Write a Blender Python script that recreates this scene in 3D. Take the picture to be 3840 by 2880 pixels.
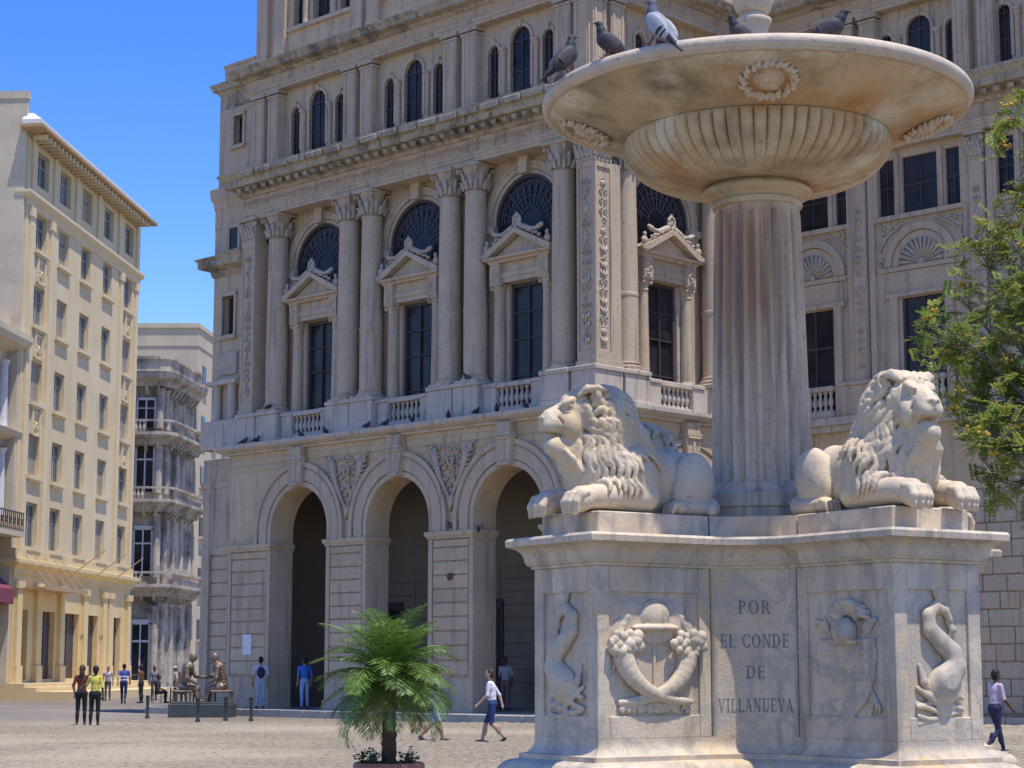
import bpy, bmesh, math, random
import numpy as np
from mathutils import Vector, Matrix
R = math.radians
random.seed(7)
RNG = np.random.default_rng(7)
for o in list(bpy.data.objects):
    bpy.data.objects.remove(o)
SC = bpy.context.scene
COL = SC.collection
# ------------------------------------------------------------------ camera
CAM_H = 1.65
cd = bpy.data.cameras.new('camera'); cam = bpy.data.objects.new('camera', cd); COL.objects.link(cam)
cam.location = (0, 0, CAM_H); cam.rotation_euler = (R(90 + 8.27), 0, 0)
cd.sensor_width = 36; cd.lens = 68.35; cd.clip_start = 0.1; cd.clip_end = 6000
SC.camera = cam
# ------------------------------------------------------------------ light
SUN_EL, SUN_H = R(72.7), Vector((0.757, -0.653)).normalized()
sdir = Vector((SUN_H.x * math.cos(SUN_EL), SUN_H.y * math.cos(SUN_EL), math.sin(SUN_EL)))
w = bpy.data.worlds.new('World'); SC.world = w; w.use_nodes = True
nt = w.node_tree; nt.nodes.clear()
sky = nt.nodes.new('ShaderNodeTexSky'); sky.sky_type = 'NISHITA'; sky.sun_disc = False
sky.sun_elevation = SUN_EL; sky.sun_rotation = math.atan2(SUN_H.x, SUN_H.y)
sky.altitude = 0; sky.air_density = 1.0; sky.dust_density = 0.1; sky.ozone_density = 3.0
hs = nt.nodes.new('ShaderNodeHueSaturation'); hs.inputs['Saturation'].default_value = 1.38
hs.inputs['Hue'].default_value = 0.52
bg = nt.nodes.new('ShaderNodeBackground'); bg.inputs['Strength'].default_value = 0.135
wo = nt.nodes.new('ShaderNodeOutputWorld')
nt.links.new(sky.outputs[0], hs.inputs['Color']); nt.links.new(hs.outputs[0], bg.inputs[0]); nt.links.new(bg.outputs[0], wo.inputs[0])
sl = bpy.data.lights.new('sun', 'SUN'); sl.energy = 3.2; sl.angle = R(0.53); sl.color = (1, 0.955, 0.87)
sun = bpy.data.objects.new('sun', sl); COL.objects.link(sun); sun.location = (30, -20, 60)
sun.rotation_euler = sdir.to_track_quat('Z', 'Y').to_euler()
vs = SC.view_settings; vs.view_transform = 'Standard'; vs.look = 'None'; vs.gamma = 1; vs.use_curve_mapping = False
vs.exposure = 0.78

# ------------------------------------------------------------------ materials
def _n(t, k, **kw):
    n = t.nodes.new(k)
    for a, v in kw.items(): setattr(n, a, v)
    return n
def mat(name, col, rough=0.8, var=None, vscale=1.0, mix=None, mscale=0.3, mlo=0.45, mhi=0.65, streak=None, sscale=(1.2, 1.2, 0.12), slo=0.5, shi=0.7,
        speck=None, spscale=20, bump=0.0, bscale=30, spec=0.3, vein=None, vnscale=3.0, trans=0.0, metallic=0.0, per=0.0, coat=0.0, extra=None, zst=None):
    """procedural surface: base colour, tonal variation, patches, vertical run-off streaks, specks, veins, fine relief"""
    m = bpy.data.materials.new(name); m.use_nodes = True; t = m.node_tree; L = t.links
    b = t.nodes['Principled BSDF']; b.inputs['Roughness'].default_value = rough
    b.inputs['Specular IOR Level'].default_value = spec; b.inputs['Metallic'].default_value = metallic
    geo = _n(t, 'ShaderNodeNewGeometry'); P = geo.outputs['Position']
    def noise(scale, detail=5, rgh=0.6, vec=None, dist=0.0):
        n = _n(t, 'ShaderNodeTexNoise'); n.inputs['Scale'].default_value = scale; n.inputs['Detail'].default_value = detail
        n.inputs['Roughness'].default_value = rgh; n.inputs['Distortion'].default_value = dist
        L.new(vec or P, n.inputs['Vector']); return n.outputs['Fac']
    def ramp(f, lo, hi):
        r = _n(t, 'ShaderNodeMapRange'); r.clamp = True; r.inputs[1].default_value = lo; r.inputs[2].default_value = hi
        L.new(f, r.inputs[0]); return r.outputs[0]
    def mixc(f, a, c):
        x = _n(t, 'ShaderNodeMix', data_type='RGBA')
        if isinstance(f, float): x.inputs[0].default_value = f
        else: L.new(f, x.inputs[0])
        for s, v in ((6, a), (7, c)):
            if isinstance(v, tuple): x.inputs[s].default_value = (*v, 1)
            else: L.new(v, x.inputs[s])
        return x.outputs[2]
    def off(k):
        x = _n(t, 'ShaderNodeVectorMath', operation='ADD'); L.new(P, x.inputs[0]); x.inputs[1].default_value = (k * 13.1, k * 7.7, k * 3.3); return x.outputs[0]
    cur = tuple(col)
    if var: cur = mixc(ramp(noise(vscale, 8, 0.65), 0.3, 0.7), cur, tuple(var))
    if mix: cur = mixc(ramp(noise(mscale, 6, 0.6, off(1)), mlo, mhi), cur, tuple(mix))
    if extra:
        for k, (c, sc, lo, hi) in enumerate(extra): cur = mixc(ramp(noise(sc, 6, 0.62, off(4 + k)), lo, hi), cur, tuple(c))
    if zst:
        for k, (c, z0, z1, sc, lo, hi) in enumerate(zst):
            sx = _n(t, 'ShaderNodeSeparateXYZ'); L.new(P, sx.inputs[0]); a = _n(t, 'ShaderNodeMath', operation='MULTIPLY')
            mp = _n(t, 'ShaderNodeMapping'); mp.inputs['Scale'].default_value = sc; L.new(off(9 + k), mp.inputs['Vector'])
            L.new(ramp(sx.outputs[2], z0, z1), a.inputs[0]); L.new(ramp(noise(1.0, 6, .62, mp.outputs[0]), lo, hi), a.inputs[1]); cur = mixc(a.outputs[0], cur, tuple(c))
    if vein:
        n1 = noise(vnscale, 6, 0.6, off(2), 1.2)
        a = _n(t, 'ShaderNodeMath', operation='SUBTRACT'); L.new(n1, a.inputs[0]); a.inputs[1].default_value = 0.5
        a2 = _n(t, 'ShaderNodeMath', operation='ABSOLUTE'); L.new(a.outputs[0], a2.inputs[0])
        f = ramp(a2.outputs[0], 0.06, 0.0); cur = mixc(f, cur, tuple(vein))
    if streak:
        mp = _n(t, 'ShaderNodeMapping'); mp.inputs['Scale'].default_value = sscale; L.new(P, mp.inputs['Vector'])
        cur = mixc(ramp(noise(2.2, 6, 0.65, mp.outputs[0]), slo, shi), cur, tuple(streak))
    if speck: cur = mixc(ramp(noise(spscale, 3, 0.7, off(3)), 0.58, 0.7), cur, tuple(speck))
    if per:
        oi = _n(t, 'ShaderNodeObjectInfo'); hv = _n(t, 'ShaderNodeHueSaturation')
        r = _n(t, 'ShaderNodeMapRange'); r.inputs[3].default_value = 1 - per; r.inputs[4].default_value = 1 + per
        L.new(oi.outputs['Random'], r.inputs[0]); L.new(r.outputs[0], hv.inputs['Value'])
        if isinstance(cur, tuple): hv.inputs['Color'].default_value = (*cur, 1)
        else: L.new(cur, hv.inputs['Color'])
        cur = hv.outputs[0]
    if isinstance(cur, tuple): b.inputs['Base Color'].default_value = (*cur, 1)
    else: L.new(cur, b.inputs['Base Color'])
    if bump:
        bp = _n(t, 'ShaderNodeBump'); bp.inputs['Strength'].default_value = 1.0; bp.inputs['Distance'].default_value = bump
        L.new(noise(bscale, 8, 0.7), bp.inputs['Height']); L.new(bp.outputs[0], b.inputs['Normal'])
    if trans:
        tr = _n(t, 'ShaderNodeBsdfTranslucent'); ms = _n(t, 'ShaderNodeMixShader'); ms.inputs[0].default_value = trans
        if isinstance(cur, tuple): tr.inputs[0].default_value = (*cur, 1)
        else: L.new(cur, tr.inputs[0])
        L.new(b.outputs[0], ms.inputs[1]); L.new(tr.outputs[0], ms.inputs[2]); L.new(ms.outputs[0], t.nodes['Material Output'].inputs[0])
    return m
M = {}
M['stone'] = mat('facade_limestone', (.565, .445, .32), .85, (.43, .335, .24), 1.1, (.515, .385, .27), .25, .46, .66, (.20, .17, .15), (1.8, 1.8, .12), .53, .76, (.25, .215, .18), 12, .016, 12)
M['stone_pink'] = mat('facade_pink_stone', (.57, .41, .27), .88, (.44, .315, .215), 1.3, (.53, .42, .295), .35, .46, .66, (.18, .15, .13), (1.6, 1.6, .14), .54, .78, (.26, .21, .19), 12, .014, 12, per=.06)
M['stone_tan'] = mat('facade_tan_stone', (.585, .435, .27), .88, (.46, .345, .215), 1.1, (.55, .425, .285), .3, .46, .66, (.20, .165, .135), (1.6, 1.6, .14), .55, .80, (.3, .25, .2), 12, .014, 12, per=.05)
M['stone_white'] = mat('facade_pale_stone', (.55, .465, .38), .85, (.43, .365, .30), 1.2, None, streak=(.18, .16, .15), sscale=(2.2, 2.2, .25), slo=.53, shi=.76, speck=(.35, .33, .33), spscale=16, bump=.010, bscale=16)
M['stone_weather'] = mat('weathered_cornice_stone', (.48, .40, .28), .92, (.34, .275, .20), 1.8, (.17, .14, .11), .9, .50, .66, (.13, .105, .09), (2.4, 2.4, .5), .52, .70, (.60, .52, .36), 9, .03, 7)
M['carved'] = mat('carved_stone', (.53, .44, .34), .88, (.37, .30, .235), 3.0, None, speck=(.27, .24, .22), spscale=16, bump=.01, bscale=25)
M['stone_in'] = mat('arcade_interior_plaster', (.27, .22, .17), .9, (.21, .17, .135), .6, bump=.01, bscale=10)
M['glass'] = mat('dark_window_glass', (.026, .024, .028), .16, (.048, .043, .046), .55, (.012, .012, .014), .9, spec=.22)
M['iron'] = mat('dark_iron', (.025, .025, .03), .5, (.04, .04, .045), 8, spec=.4)
M['tracery'] = mat('grey_window_bars', (.13, .13, .16), .6, (.09, .09, .11), 5)
M['wood_frame'] = mat('dark_window_frame', (.05, .045, .05), .6, (.07, .06, .06), 4)
M['marble'] = mat('fountain_marble', (.71, .57, .405), .55, (.60, .485, .35), 2.2, (.56, .41, .24), 1.3, .49, .70, (.28, .215, .155), (3.2, 3.2, .45), .52, .74, (.40, .33, .26), 40, .004, 60, vein=(.47, .40, .315), vnscale=1.7)
M['marble_lion'] = mat('lion_marble', (.68, .54, .36), .6, (.57, .46, .325), 3.0, (.58, .41, .215), 2.0, .50, .70, (.30, .26, .21), (4, 4, 1.2), .56, .76, (.40, .36, .30), 30, .004, 50)
M['marble_basin'] = mat('basin_stained_marble', (.62, .47, .275), .6, (.50, .38, .23), 2.5, (.50, .255, .09), 1.3, .50, .64, extra=[((.24, .20, .125), 1.35, .49, .64), ((.70, .62, .47), 1.7, .52, .66)], streak=(.30, .22, .12), sscale=(3, 3, 3), slo=.55, shi=.75, speck=(.42, .34, .22), spscale=26, bump=.004, bscale=40)
M['marble_rim'] = mat('basin_rim_marble', (.68, .54, .375), .6, (.52, .42, .32), 5, speck=(.38, .32, .27), spscale=25, bump=.005, bscale=40)
M['marble_col'] = mat('column_marble', (.68, .53, .36), .65, (.55, .43, .30), 4, None, streak=(.24, .19, .16), sscale=(7, 7, .45), slo=.50, shi=.70, speck=(.34, .28, .24), spscale=30, bump=.003, bscale=50, zst=[((.46, .27, .15), 2.9, 3.7, (1.9, 1.9, .6), .40, .62), ((.24, .14, .10), 3.0, 3.9, (9, 9, .5), .50, .70)])
M['letter'] = mat('lead_letter', (.15, .13, .11), .7, (.30, .26, .21), 26)
M['cobble'] = mat('cobble_stone', (.33, .27, .185), .85, (.165, .135, .10), 6.5, (.34, .28, .195), .12, .45, .6, speck=(.19, .17, .14), spscale=5, bump=.006, bscale=40)
M['ground'] = mat('plaza_ground', (.20, .165, .125), .9, (.15, .125, .095), 1.5, (.24, .20, .155), .15)
M['pave'] = mat('pavement_slab', (.40, .35, .29), .85, (.32, .28, .235), .9, speck=(.28, .26, .24), spscale=8, bump=.005, bscale=20, per=.06)
M['kerb'] = mat('kerb_stone', (.40, .37, .32), .85, (.30, .27, .24), 1.5, bump=.01, bscale=12, per=.06)
M['asphalt'] = mat('street_asphalt', (.10, .095, .09), .9, (.07, .068, .065), 2, bump=.005, bscale=50)
# ------------------------------------------------------------------ mesh collector
class G:
    def __init__(s): s.v = []; s.f = []; s.m = []; s.T = None; s.cm = 0
    def av(s, pts):
        n = len(s.v)
        if s.T is None: s.v.extend(tuple(p) for p in pts)
        else: s.v.extend(tuple(s.T @ Vector(p)) for p in pts)
        return n
    def af(s, fs):
        s.f.extend(fs); s.m.extend([s.cm] * len(fs))
    def box(s, x0, x1, y0, y1, z0, z1):
        n = s.av([(x, y, z) for z in (z0, z1) for y in (y0, y1) for x in (x0, x1)])
        s.af([tuple(n + i for i in q) for q in ((0, 2, 3, 1), (4, 5, 7, 6), (0, 1, 5, 4), (2, 6, 7, 3), (1, 3, 7, 5), (0, 4, 6, 2))])
        return s
    def cbox(s, x0, x1, y0, y1, z0, z1, b=.015):
        """box with chamfered edges"""
        lo = (x0, y0, z0); hi = (x1, y1, z1); idx = {}; pts = []
        for i in range(8):
            c = [hi[a] if i >> a & 1 else lo[a] for a in range(3)]
            sg = [-1 if i >> a & 1 else 1 for a in range(3)]
            for a in range(3):
                p = [c[k] + (0 if k == a else sg[k] * b) for k in range(3)]
                idx[(i, a)] = len(pts); pts.append(p)
        n = s.av(pts); fs = []
        for a in range(3):
            o1, o2 = (a + 1) % 3, (a + 2) % 3
            for h in (0, 1):
                q = [(h << a) | (p << o1) | (r << o2) for p, r in ((0, 0), (1, 0), (1, 1), (0, 1))]
                fs.append(tuple(n + idx[(i, a)] for i in (q if h else q[::-1])))
        for a in range(3):
            o1, o2 = (a + 1) % 3, (a + 2) % 3
            for p in (0, 1):
                for r in (0, 1):
                    i0 = (p << o1) | (r << o2); i1 = i0 | (1 << a)
                    fs.append((n + idx[(i0, o1)], n + idx[(i1, o1)], n + idx[(i1, o2)], n + idx[(i0, o2)]))
        for i in range(8): fs.append(tuple(n + idx[(i, a)] for a in range(3)))
        s.af(fs); return s
    def prism(s, poly, y0, y1):
        """polygon in x,z extruded along y"""
        k = len(poly); n = s.av([(x, y0, z) for x, z in poly] + [(x, y1, z) for x, z in poly])
        s.af([tuple(n + i for i in range(k)), tuple(n + k + i for i in reversed(range(k)))])
        s.af([(n + (i + 1) % k, n + i, n + k + i, n + k + (i + 1) % k) for i in range(k)]); return s
    def prism_z(s, poly, z0, z1, cap0=True, cap1=True):
        k = len(poly); n = s.av([(x, y, z0) for x, y in poly] + [(x, y, z1) for x, y in poly])
        if cap0: s.af([tuple(n + i for i in reversed(range(k)))])
        if cap1: s.af([tuple(n + k + i for i in range(k))])
        s.af([(n + i, n + (i + 1) % k, n + k + (i + 1) % k, n + k + i) for i in range(k)]); return s
    def lathe(s, prof, n=24, c=(0, 0, 0), a0=0, a1=2 * math.pi, rf=None, cap=True):
        full = abs(a1 - a0 - 2 * math.pi) < 1e-6; m = n if full else n + 1; k = len(prof); base = None
        pts = []
        for j in range(m):
            a = a0 + (a1 - a0) * j / n
            for i, (r, z) in enumerate(prof):
                rr = r if rf is None else rf(r, z, a, i)
                pts.append((c[0] + rr * math.cos(a), c[1] + rr * math.sin(a), c[2] + z))
        base = s.av(pts); fs = []
        for j in range(n):
            j2 = (j + 1) % m
            for i in range(k - 1): fs.append((base + j * k + i, base + j2 * k + i, base + j2 * k + i + 1, base + j * k + i + 1))
        s.af(fs)
        if cap and full:
            if prof[0][0] > 1e-6: s.af([tuple(base + j * k for j in reversed(range(n)))])
            if prof[-1][0] > 1e-6: s.af([tuple(base + j * k + k - 1 for j in range(n))])
        return s
    def sweep(s, path, prof, closed=False, caps=True):
        """profile [(out, z)] carried along a plan path; out is to the right of travel"""
        P = [Vector(p[:2]) for p in path]; n = len(P); rows = []
        for i in range(n):
            if closed: d0 = (P[i] - P[i - 1]).normalized(); d1 = (P[(i + 1) % n] - P[i]).normalized()
            else:
                d1 = (P[min(i + 1, n - 1)] - P[min(i, n - 2)]).normalized(); d0 = (P[max(i, 1)] - P[max(i - 1, 0)]).normalized()
            n0 = Vector((d0.y, -d0.x)); n1 = Vector((d1.y, -d1.x)); mm = (n0 + n1); mm = mm / max(mm.length_squared / 2, .25) if mm.length > 1e-6 else n0
            rows.append([(P[i].x + mm.x * o, P[i].y + mm.y * o, z) for o, z in prof])
        k = len(prof); b = s.av([p for r in rows for p in r]); fs = []
        for i in range(n if closed else n - 1):
            j = (i + 1) % n
            for q in range(k - 1): fs.append((b + i * k + q, b + j * k + q, b + j * k + q + 1, b + i * k + q + 1))
        if not closed and caps: fs += [tuple(b + q for q in range(k)), tuple(b + (n - 1) * k + q for q in reversed(range(k)))]
        s.af(fs); return s
    def tube(s, path, rad, n=6, caps=True):
        P = [Vector(p) for p in path]; k = len(P)
        if not hasattr(rad, '__len__'): rad = [rad] * k
        up = Vector((0, 0, 1)); prev = None; pts = []
        for i in range(k):
            t = (P[min(i + 1, k - 1)] - P[max(i - 1, 0)])
            t = t.normalized() if t.length > 1e-9 else up
            a = prev if prev is not None else (up if abs(t.z) < .9 else Vector((1, 0, 0)))
            x = (a - t * a.dot(t)); x = x.normalized() if x.length > 1e-6 else t.orthogonal().normalized(); y = t.cross(x); prev = x
            for j in range(n):
                an = 2 * math.pi * j / n; pts.append(P[i] + (x * math.cos(an) + y * math.sin(an)) * rad[i])
        b = s.av(pts)
        s.af([(b + i * n + j, b + i * n + (j + 1) % n, b + (i + 1) * n + (j + 1) % n, b + (i + 1) * n + j) for i in range(k - 1) for j in range(n)])
        if caps: s.af([tuple(b + j for j in reversed(range(n))), tuple(b + (k - 1) * n + j for j in range(n))])
        return s
    def ell(s, c, r, seg=8, rings=5, rot=None):
        if not hasattr(r, '__len__'): r = (r, r, r)
        c = Vector(c); pts = []
        for i in range(rings + 1):
            ph = math.pi * i / rings
            for j in range(seg):
                th = 2 * math.pi * j / seg
                p = Vector((r[0] * math.sin(ph) * math.cos(th), r[1] * math.sin(ph) * math.sin(th), -r[2] * math.cos(ph)))
                if rot is not None: p = rot @ p
                pts.append(c + p)
        b = s.av(pts)
        s.af([(b + i * seg + j, b + i * seg + (j + 1) % seg, b + (i + 1) * seg + (j + 1) % seg, b + (i + 1) * seg + j) for i in range(rings) for j in range(seg)])
        return s
    def ring(s, cx, cz, r0, r1, y0, y1, a0=0, a1=math.pi, n=24):
        """flat arch ring in the x,z plane, extruded y0..y1"""
        pts = []
        for j in range(n + 1):
            a = a0 + (a1 - a0) * j / n; c, sn = math.cos(a), math.sin(a)
            pts += [(cx + r0 * c, y0, cz + r0 * sn), (cx + r1 * c, y0, cz + r1 * sn), (cx + r1 * c, y1, cz + r1 * sn), (cx + r0 * c, y1, cz + r0 * sn)]
        b = s.av(pts); fs = []
        for j in range(n):
            for q in range(4): fs.append((b + j * 4 + q, b + j * 4 + (q + 1) % 4, b + j * 4 + 4 + (q + 1) % 4, b + j * 4 + 4 + q))
        fs += [(b, b + 3, b + 2, b + 1), tuple(b + n * 4 + q for q in range(4))]
        s.af(fs); return s
    def wall_arch(s, x0, x1, z0, z1, y0, y1, cx, r, zs, n=20, intrados=True, back=True):
        """wall strip x0..x1, z0..z1 whose lower part is open: jambs at cx+-r up to zs, then a half round"""
        xs = [x0] + [cx - r * math.cos(math.pi * j / n) for j in range(n + 1)] + [x1]
        zz = [z0] + [zs + r * math.sin(math.pi * j / n) for j in range(n + 1)] + [z0]
        fs = []
        ys = (y1, y0) if back else (y1,)
        for y in ys:
            for i in range(len(xs) - 1):
                if i == 0: a, bb = z0, z0
                elif i == len(xs) - 2: a, bb = z0, z0
                else: a, bb = zz[i], zz[i + 1]
                b = s.av([(xs[i], y, a), (xs[i + 1], y, bb), (xs[i + 1], y, z1), (xs[i], y, z1)]); q = (b, b + 1, b + 2, b + 3)
                fs.append(q if y == y1 else q[::-1])
        if intrados:
            path = [(cx - r, z0)] + [(xs[i], zz[i]) for i in range(1, n + 2)] + [(cx + r, z0)]
            for (xa, za), (xb, zb) in zip(path[:-1], path[1:]):
                b = s.av([(xa, y0, za), (xb, y0, zb), (xb, y1, zb), (xa, y1, za)]); fs.append((b, b + 1, b + 2, b + 3))
        b = s.av([(x0, y0, z1), (x1, y0, z1), (x1, y1, z1), (x0, y1, z1), (x0, y0, z0), (x0, y1, z0), (x1, y0, z0), (x1, y1, z0)])
        fs += [(b, b + 1, b + 2, b + 3), (b, b + 3, b + 5, b + 4), (b + 1, b + 6, b + 7, b + 2)]
        s.af(fs); return s
    def mesh(s, name, mats, smooth=False):
        me = bpy.data.meshes.new(name); me.from_pydata(s.v, [], s.f)
        for x in (mats if isinstance(mats, (list, tuple)) else [mats]): me.materials.append(M[x] if isinstance(x, str) else x)
        if any(s.m): me.polygons.foreach_set('material_index', s.m)
        if smooth: me.polygons.foreach_set('use_smooth', [True] * len(s.f))
        me.validate(); me.update(); return me
    def build(s, name, mats, parent=None, smooth=False, **kw):
        return put(name, s.mesh(name, mats, smooth), parent, **kw)
def put(name, me, parent=None, loc=(0, 0, 0), rz=0.0, sc=None, rot=None):
    o = bpy.data.objects.new(name, me); COL.objects.link(o); o.location = loc
    o.rotation_euler = rot if rot is not None else (0, 0, rz)
    if sc is not None: o.scale = sc if hasattr(sc, '__len__') else (sc, sc, sc)
    if parent is not None: o.parent = parent
    return o
def tag(o, label=None, cat=None, group=None, kind=None):
    if label: o['label'] = label
    if cat: o['category'] = cat
    if group: o['group'] = group
    if kind: o['kind'] = kind
    return o
def empty(name, loc=(0, 0, 0), rz=0.0, parent=None):
    o = bpy.data.objects.new(name, None); COL.objects.link(o); o.location = loc; o.rotation_euler = (0, 0, rz); o.empty_display_size = .2
    if parent is not None: o.parent = parent
    return o
def autosmooth(me, ang=40):
    me.polygons.foreach_set('use_smooth', [True] * len(me.polygons))
    try: me.set_sharp_from_angle(angle=R(ang))
    except Exception: pass
    return me
# ------------------------------------------------------------------ pixel helpers (full-frame 2212x1659 coordinates -> place in the world)
_F, _CX, _CY, _TH = 4200., 1106., 829.5, R(8.27)
def ray(x, y):
    a = (x - _CX) / _F; b = -(y - _CY) / _F
    return Vector((a, math.cos(_TH) - math.sin(_TH) * b, math.sin(_TH) + math.cos(_TH) * b))
def gpt(x, y, z=0.0):
    r = ray(x, y); t = (z - CAM_H) / r.z; return Vector((0, 0, CAM_H)) + r * t
def dpt(x, y, Y):
    r = ray(x, y); return Vector((0, 0, CAM_H)) + r * (Y / r.y)
# ------------------------------------------------------------------ signed-distance sculpting
class SDF:
    def __init__(s, lo, hi, h):
        s.lo = np.array(lo, np.float32); s.h = h
        s.n = np.ceil((np.array(hi) - np.array(lo)) / h).astype(int) + 1
        s.f = np.full(s.n, .5, np.float32); s.mt = np.zeros(s.n, np.int8)
        s.ax = [s.lo[i] + h * np.arange(s.n[i], dtype=np.float32) for i in range(3)]
    def _sub(s, lo, hi, pad):
        a = np.maximum(((np.array(lo) - pad - s.lo) / s.h).astype(int), 0); b = np.minimum(((np.array(hi) + pad - s.lo) / s.h).astype(int) + 2, s.n)
        if np.any(b <= a): return None
        return tuple(slice(a[i], b[i]) for i in range(3))
    def _pts(s, sl):
        return (s.ax[0][sl[0]][:, None, None], s.ax[1][sl[1]][None, :, None], s.ax[2][sl[2]][None, None, :])
    def _merge(s, sl, d, k, m, sub):
        f = s.f[sl]
        if sub:
            d = -d
            if k > 0:
                hh = np.clip(.5 - .5 * (f - d) / k, 0, 1); s.f[sl] = f * (1 - hh) + d * hh + k * hh * (1 - hh)
            else: s.f[sl] = np.maximum(f, d)
            return
        if m is not None:
            mm = s.mt[sl]; mm[d < f] = m
        if k > 0:
            hh = np.clip(.5 + .5 * (d - f) / k, 0, 1); s.f[sl] = d * (1 - hh) + f * hh - k * hh * (1 - hh)
        else: s.f[sl] = np.minimum(f, d)
    def cap(s, a, b, ra, rb=None, k=.02, m=0, sub=False, pad=None):
        rb = ra if rb is None else rb; a = np.array(a, np.float32); b = np.array(b, np.float32); r = max(ra, rb)
        sl = s._sub(np.minimum(a, b) - r, np.maximum(a, b) + r, (k + 3 * s.h) if pad is None else pad)
        if sl is None: return s
        X, Y, Z = s._pts(sl); d = b - a; L2 = float(d @ d) + 1e-12
        t = np.clip(((X - a[0]) * d[0] + (Y - a[1]) * d[1] + (Z - a[2]) * d[2]) / L2, 0, 1)
        q = np.sqrt((X - a[0] - t * d[0]) ** 2 + (Y - a[1] - t * d[1]) ** 2 + (Z - a[2] - t * d[2]) ** 2) - (ra + (rb - ra) * t)
        s._merge(sl, q, k, m, sub); return s
    def chain(s, pts, rads, k=.02, m=0, sub=False):
        for i in range(len(pts) - 1): s.cap(pts[i], pts[i + 1], rads[i], rads[i + 1], k, m, sub)
        return s
    def ell(s, c, r, rot=None, k=.02, m=0, sub=False):
        c = np.array(c, np.float32)
        if not hasattr(r, '__len__'): r = (r, r, r)
        R3 = np.array(rot, np.float32) if rot is not None else np.eye(3, dtype=np.float32)
        ext = np.sqrt(((R3 * np.array(r)) ** 2).sum(1))
        sl = s._sub(c - ext, c + ext, k + 3 * s.h)
        if sl is None: return s
        X, Y, Z = s._pts(sl); X = X - c[0]; Y = Y - c[1]; Z = Z - c[2]
        k0 = 0; k1 = 0
        for i in range(3):
            q = X * R3[0, i] + Y * R3[1, i] + Z * R3[2, i]
            k0 = k0 + (q / r[i]) ** 2; k1 = k1 + (q / (r[i] * r[i])) ** 2
        k0 = np.sqrt(k0); k1 = np.sqrt(k1) + 1e-9
        s._merge(sl, k0 * (k0 - 1) / k1, k, m, sub); return s
    def at(s, p):
        q = (np.asarray(p) - s.lo) / s.h; i = np.clip(np.floor(q).astype(int), 0, s.n - 2); t = q - i; v = 0
        for a in (0, 1):
            for b in (0, 1):
                for c in (0, 1):
                    v = v + s.f[i[0] + a, i[1] + b, i[2] + c] * (t[0] if a else 1 - t[0]) * (t[1] if b else 1 - t[1]) * (t[2] if c else 1 - t[2])
        return float(v)
    def grad(s, p, e=None):
        e = e or s.h * 1.5; p = np.asarray(p, float)
        g = np.array([s.at(p + d) - s.at(p - d) for d in np.eye(3) * e]); return g / (np.linalg.norm(g) + 1e-9)
    def floor(s, z):
        k = max(0, int(math.floor((z - s.lo[2]) / s.h))); s.f[:, :, :k + 1] = np.maximum(s.f[:, :, :k + 1], (z - s.ax[2][None, None, :k + 1])); return s
    def mesh(s, name, mats, sm=1):
        f = s.f; f[0] = f[-1] = .5; f[:, 0] = f[:, -1] = .5; f[:, :, 0] = f[:, :, -1] = .5
        ins = f < 0; nx, ny, nz = f.shape
        cnt = np.zeros((nx - 1, ny - 1, nz - 1), np.int8)
        for a in (0, 1):
            for b in (0, 1):
                for c in (0, 1): cnt += ins[a:nx - 1 + a, b:ny - 1 + b, c:nz - 1 + c]
        act = (cnt > 0) & (cnt < 8); I, J, K = np.nonzero(act); nv = len(I)
        idx = np.full(act.shape, -1, np.int64); idx[I, J, K] = np.arange(nv)
        acc = np.zeros((nv, 3)); num = np.zeros(nv)
        cs = [(a, b, c) for a in (0, 1) for b in (0, 1) for c in (0, 1)]
        for p in cs:
            for a in range(3):
                if p[a]: continue
                q = list(p); q[a] = 1
                v0 = f[I + p[0], J + p[1], K + p[2]]; v1 = f[I + q[0], J + q[1], K + q[2]]; m = (v0 < 0) != (v1 < 0)
                t = np.where(m, v0 / np.where(m, v0 - v1, 1), 0)
                for d in range(3): acc[:, d] += np.where(m, p[d] + (t if d == a else 0), 0)
                num += m
        V = (acc / num[:, None] + np.stack([I, J, K], 1)) * s.h + s.lo
        Q = []
        for a in range(3):
            o1, o2 = (a + 1) % 3, (a + 2) % 3
            sl0 = [slice(None)] * 3; sl1 = [slice(None)] * 3; sl0[a] = slice(0, -1); sl1[a] = slice(1, None)
            x = ins[tuple(sl0)] != ins[tuple(sl1)]; E = np.stack(np.nonzero(x), 1)
            E = E[(E[:, o1] > 0) & (E[:, o2] > 0) & (E[:, o1] < f.shape[o1] - 1) & (E[:, o2] < f.shape[o2] - 1)]
            def cid(d1, d2):
                e = E.copy(); e[:, o1] -= d1; e[:, o2] -= d2; return idx[e[:, 0], e[:, 1], e[:, 2]]
            q = np.stack([cid(1, 1), cid(0, 1), cid(0, 0), cid(1, 0)], 1)
            fl = ~ins[E[:, 0], E[:, 1], E[:, 2]]; q[fl] = q[fl][:, ::-1]; Q.append(q)
        Q = np.concatenate(Q)
        for _ in range(sm):
            A = np.zeros_like(V); C = np.zeros(nv)
            for u in range(4):
                w_ = Q[:, u]; z_ = Q[:, (u + 1) % 4]
                np.add.at(A, w_, V[z_]); np.add.at(C, w_, 1); np.add.at(A, z_, V[w_]); np.add.at(C, z_, 1)
            V = V * .5 + .5 * A / C[:, None]
        me = np_mesh(name, V, Q, mats, True)
        if len(me.materials) > 1:
            ctr = V[Q].mean(1); g = np.clip(np.rint((ctr - s.lo) / s.h).astype(int), 0, s.n - 1)
            me.polygons.foreach_set('material_index', s.mt[g[:, 0], g[:, 1], g[:, 2]].astype(np.int32))
        return me
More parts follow.
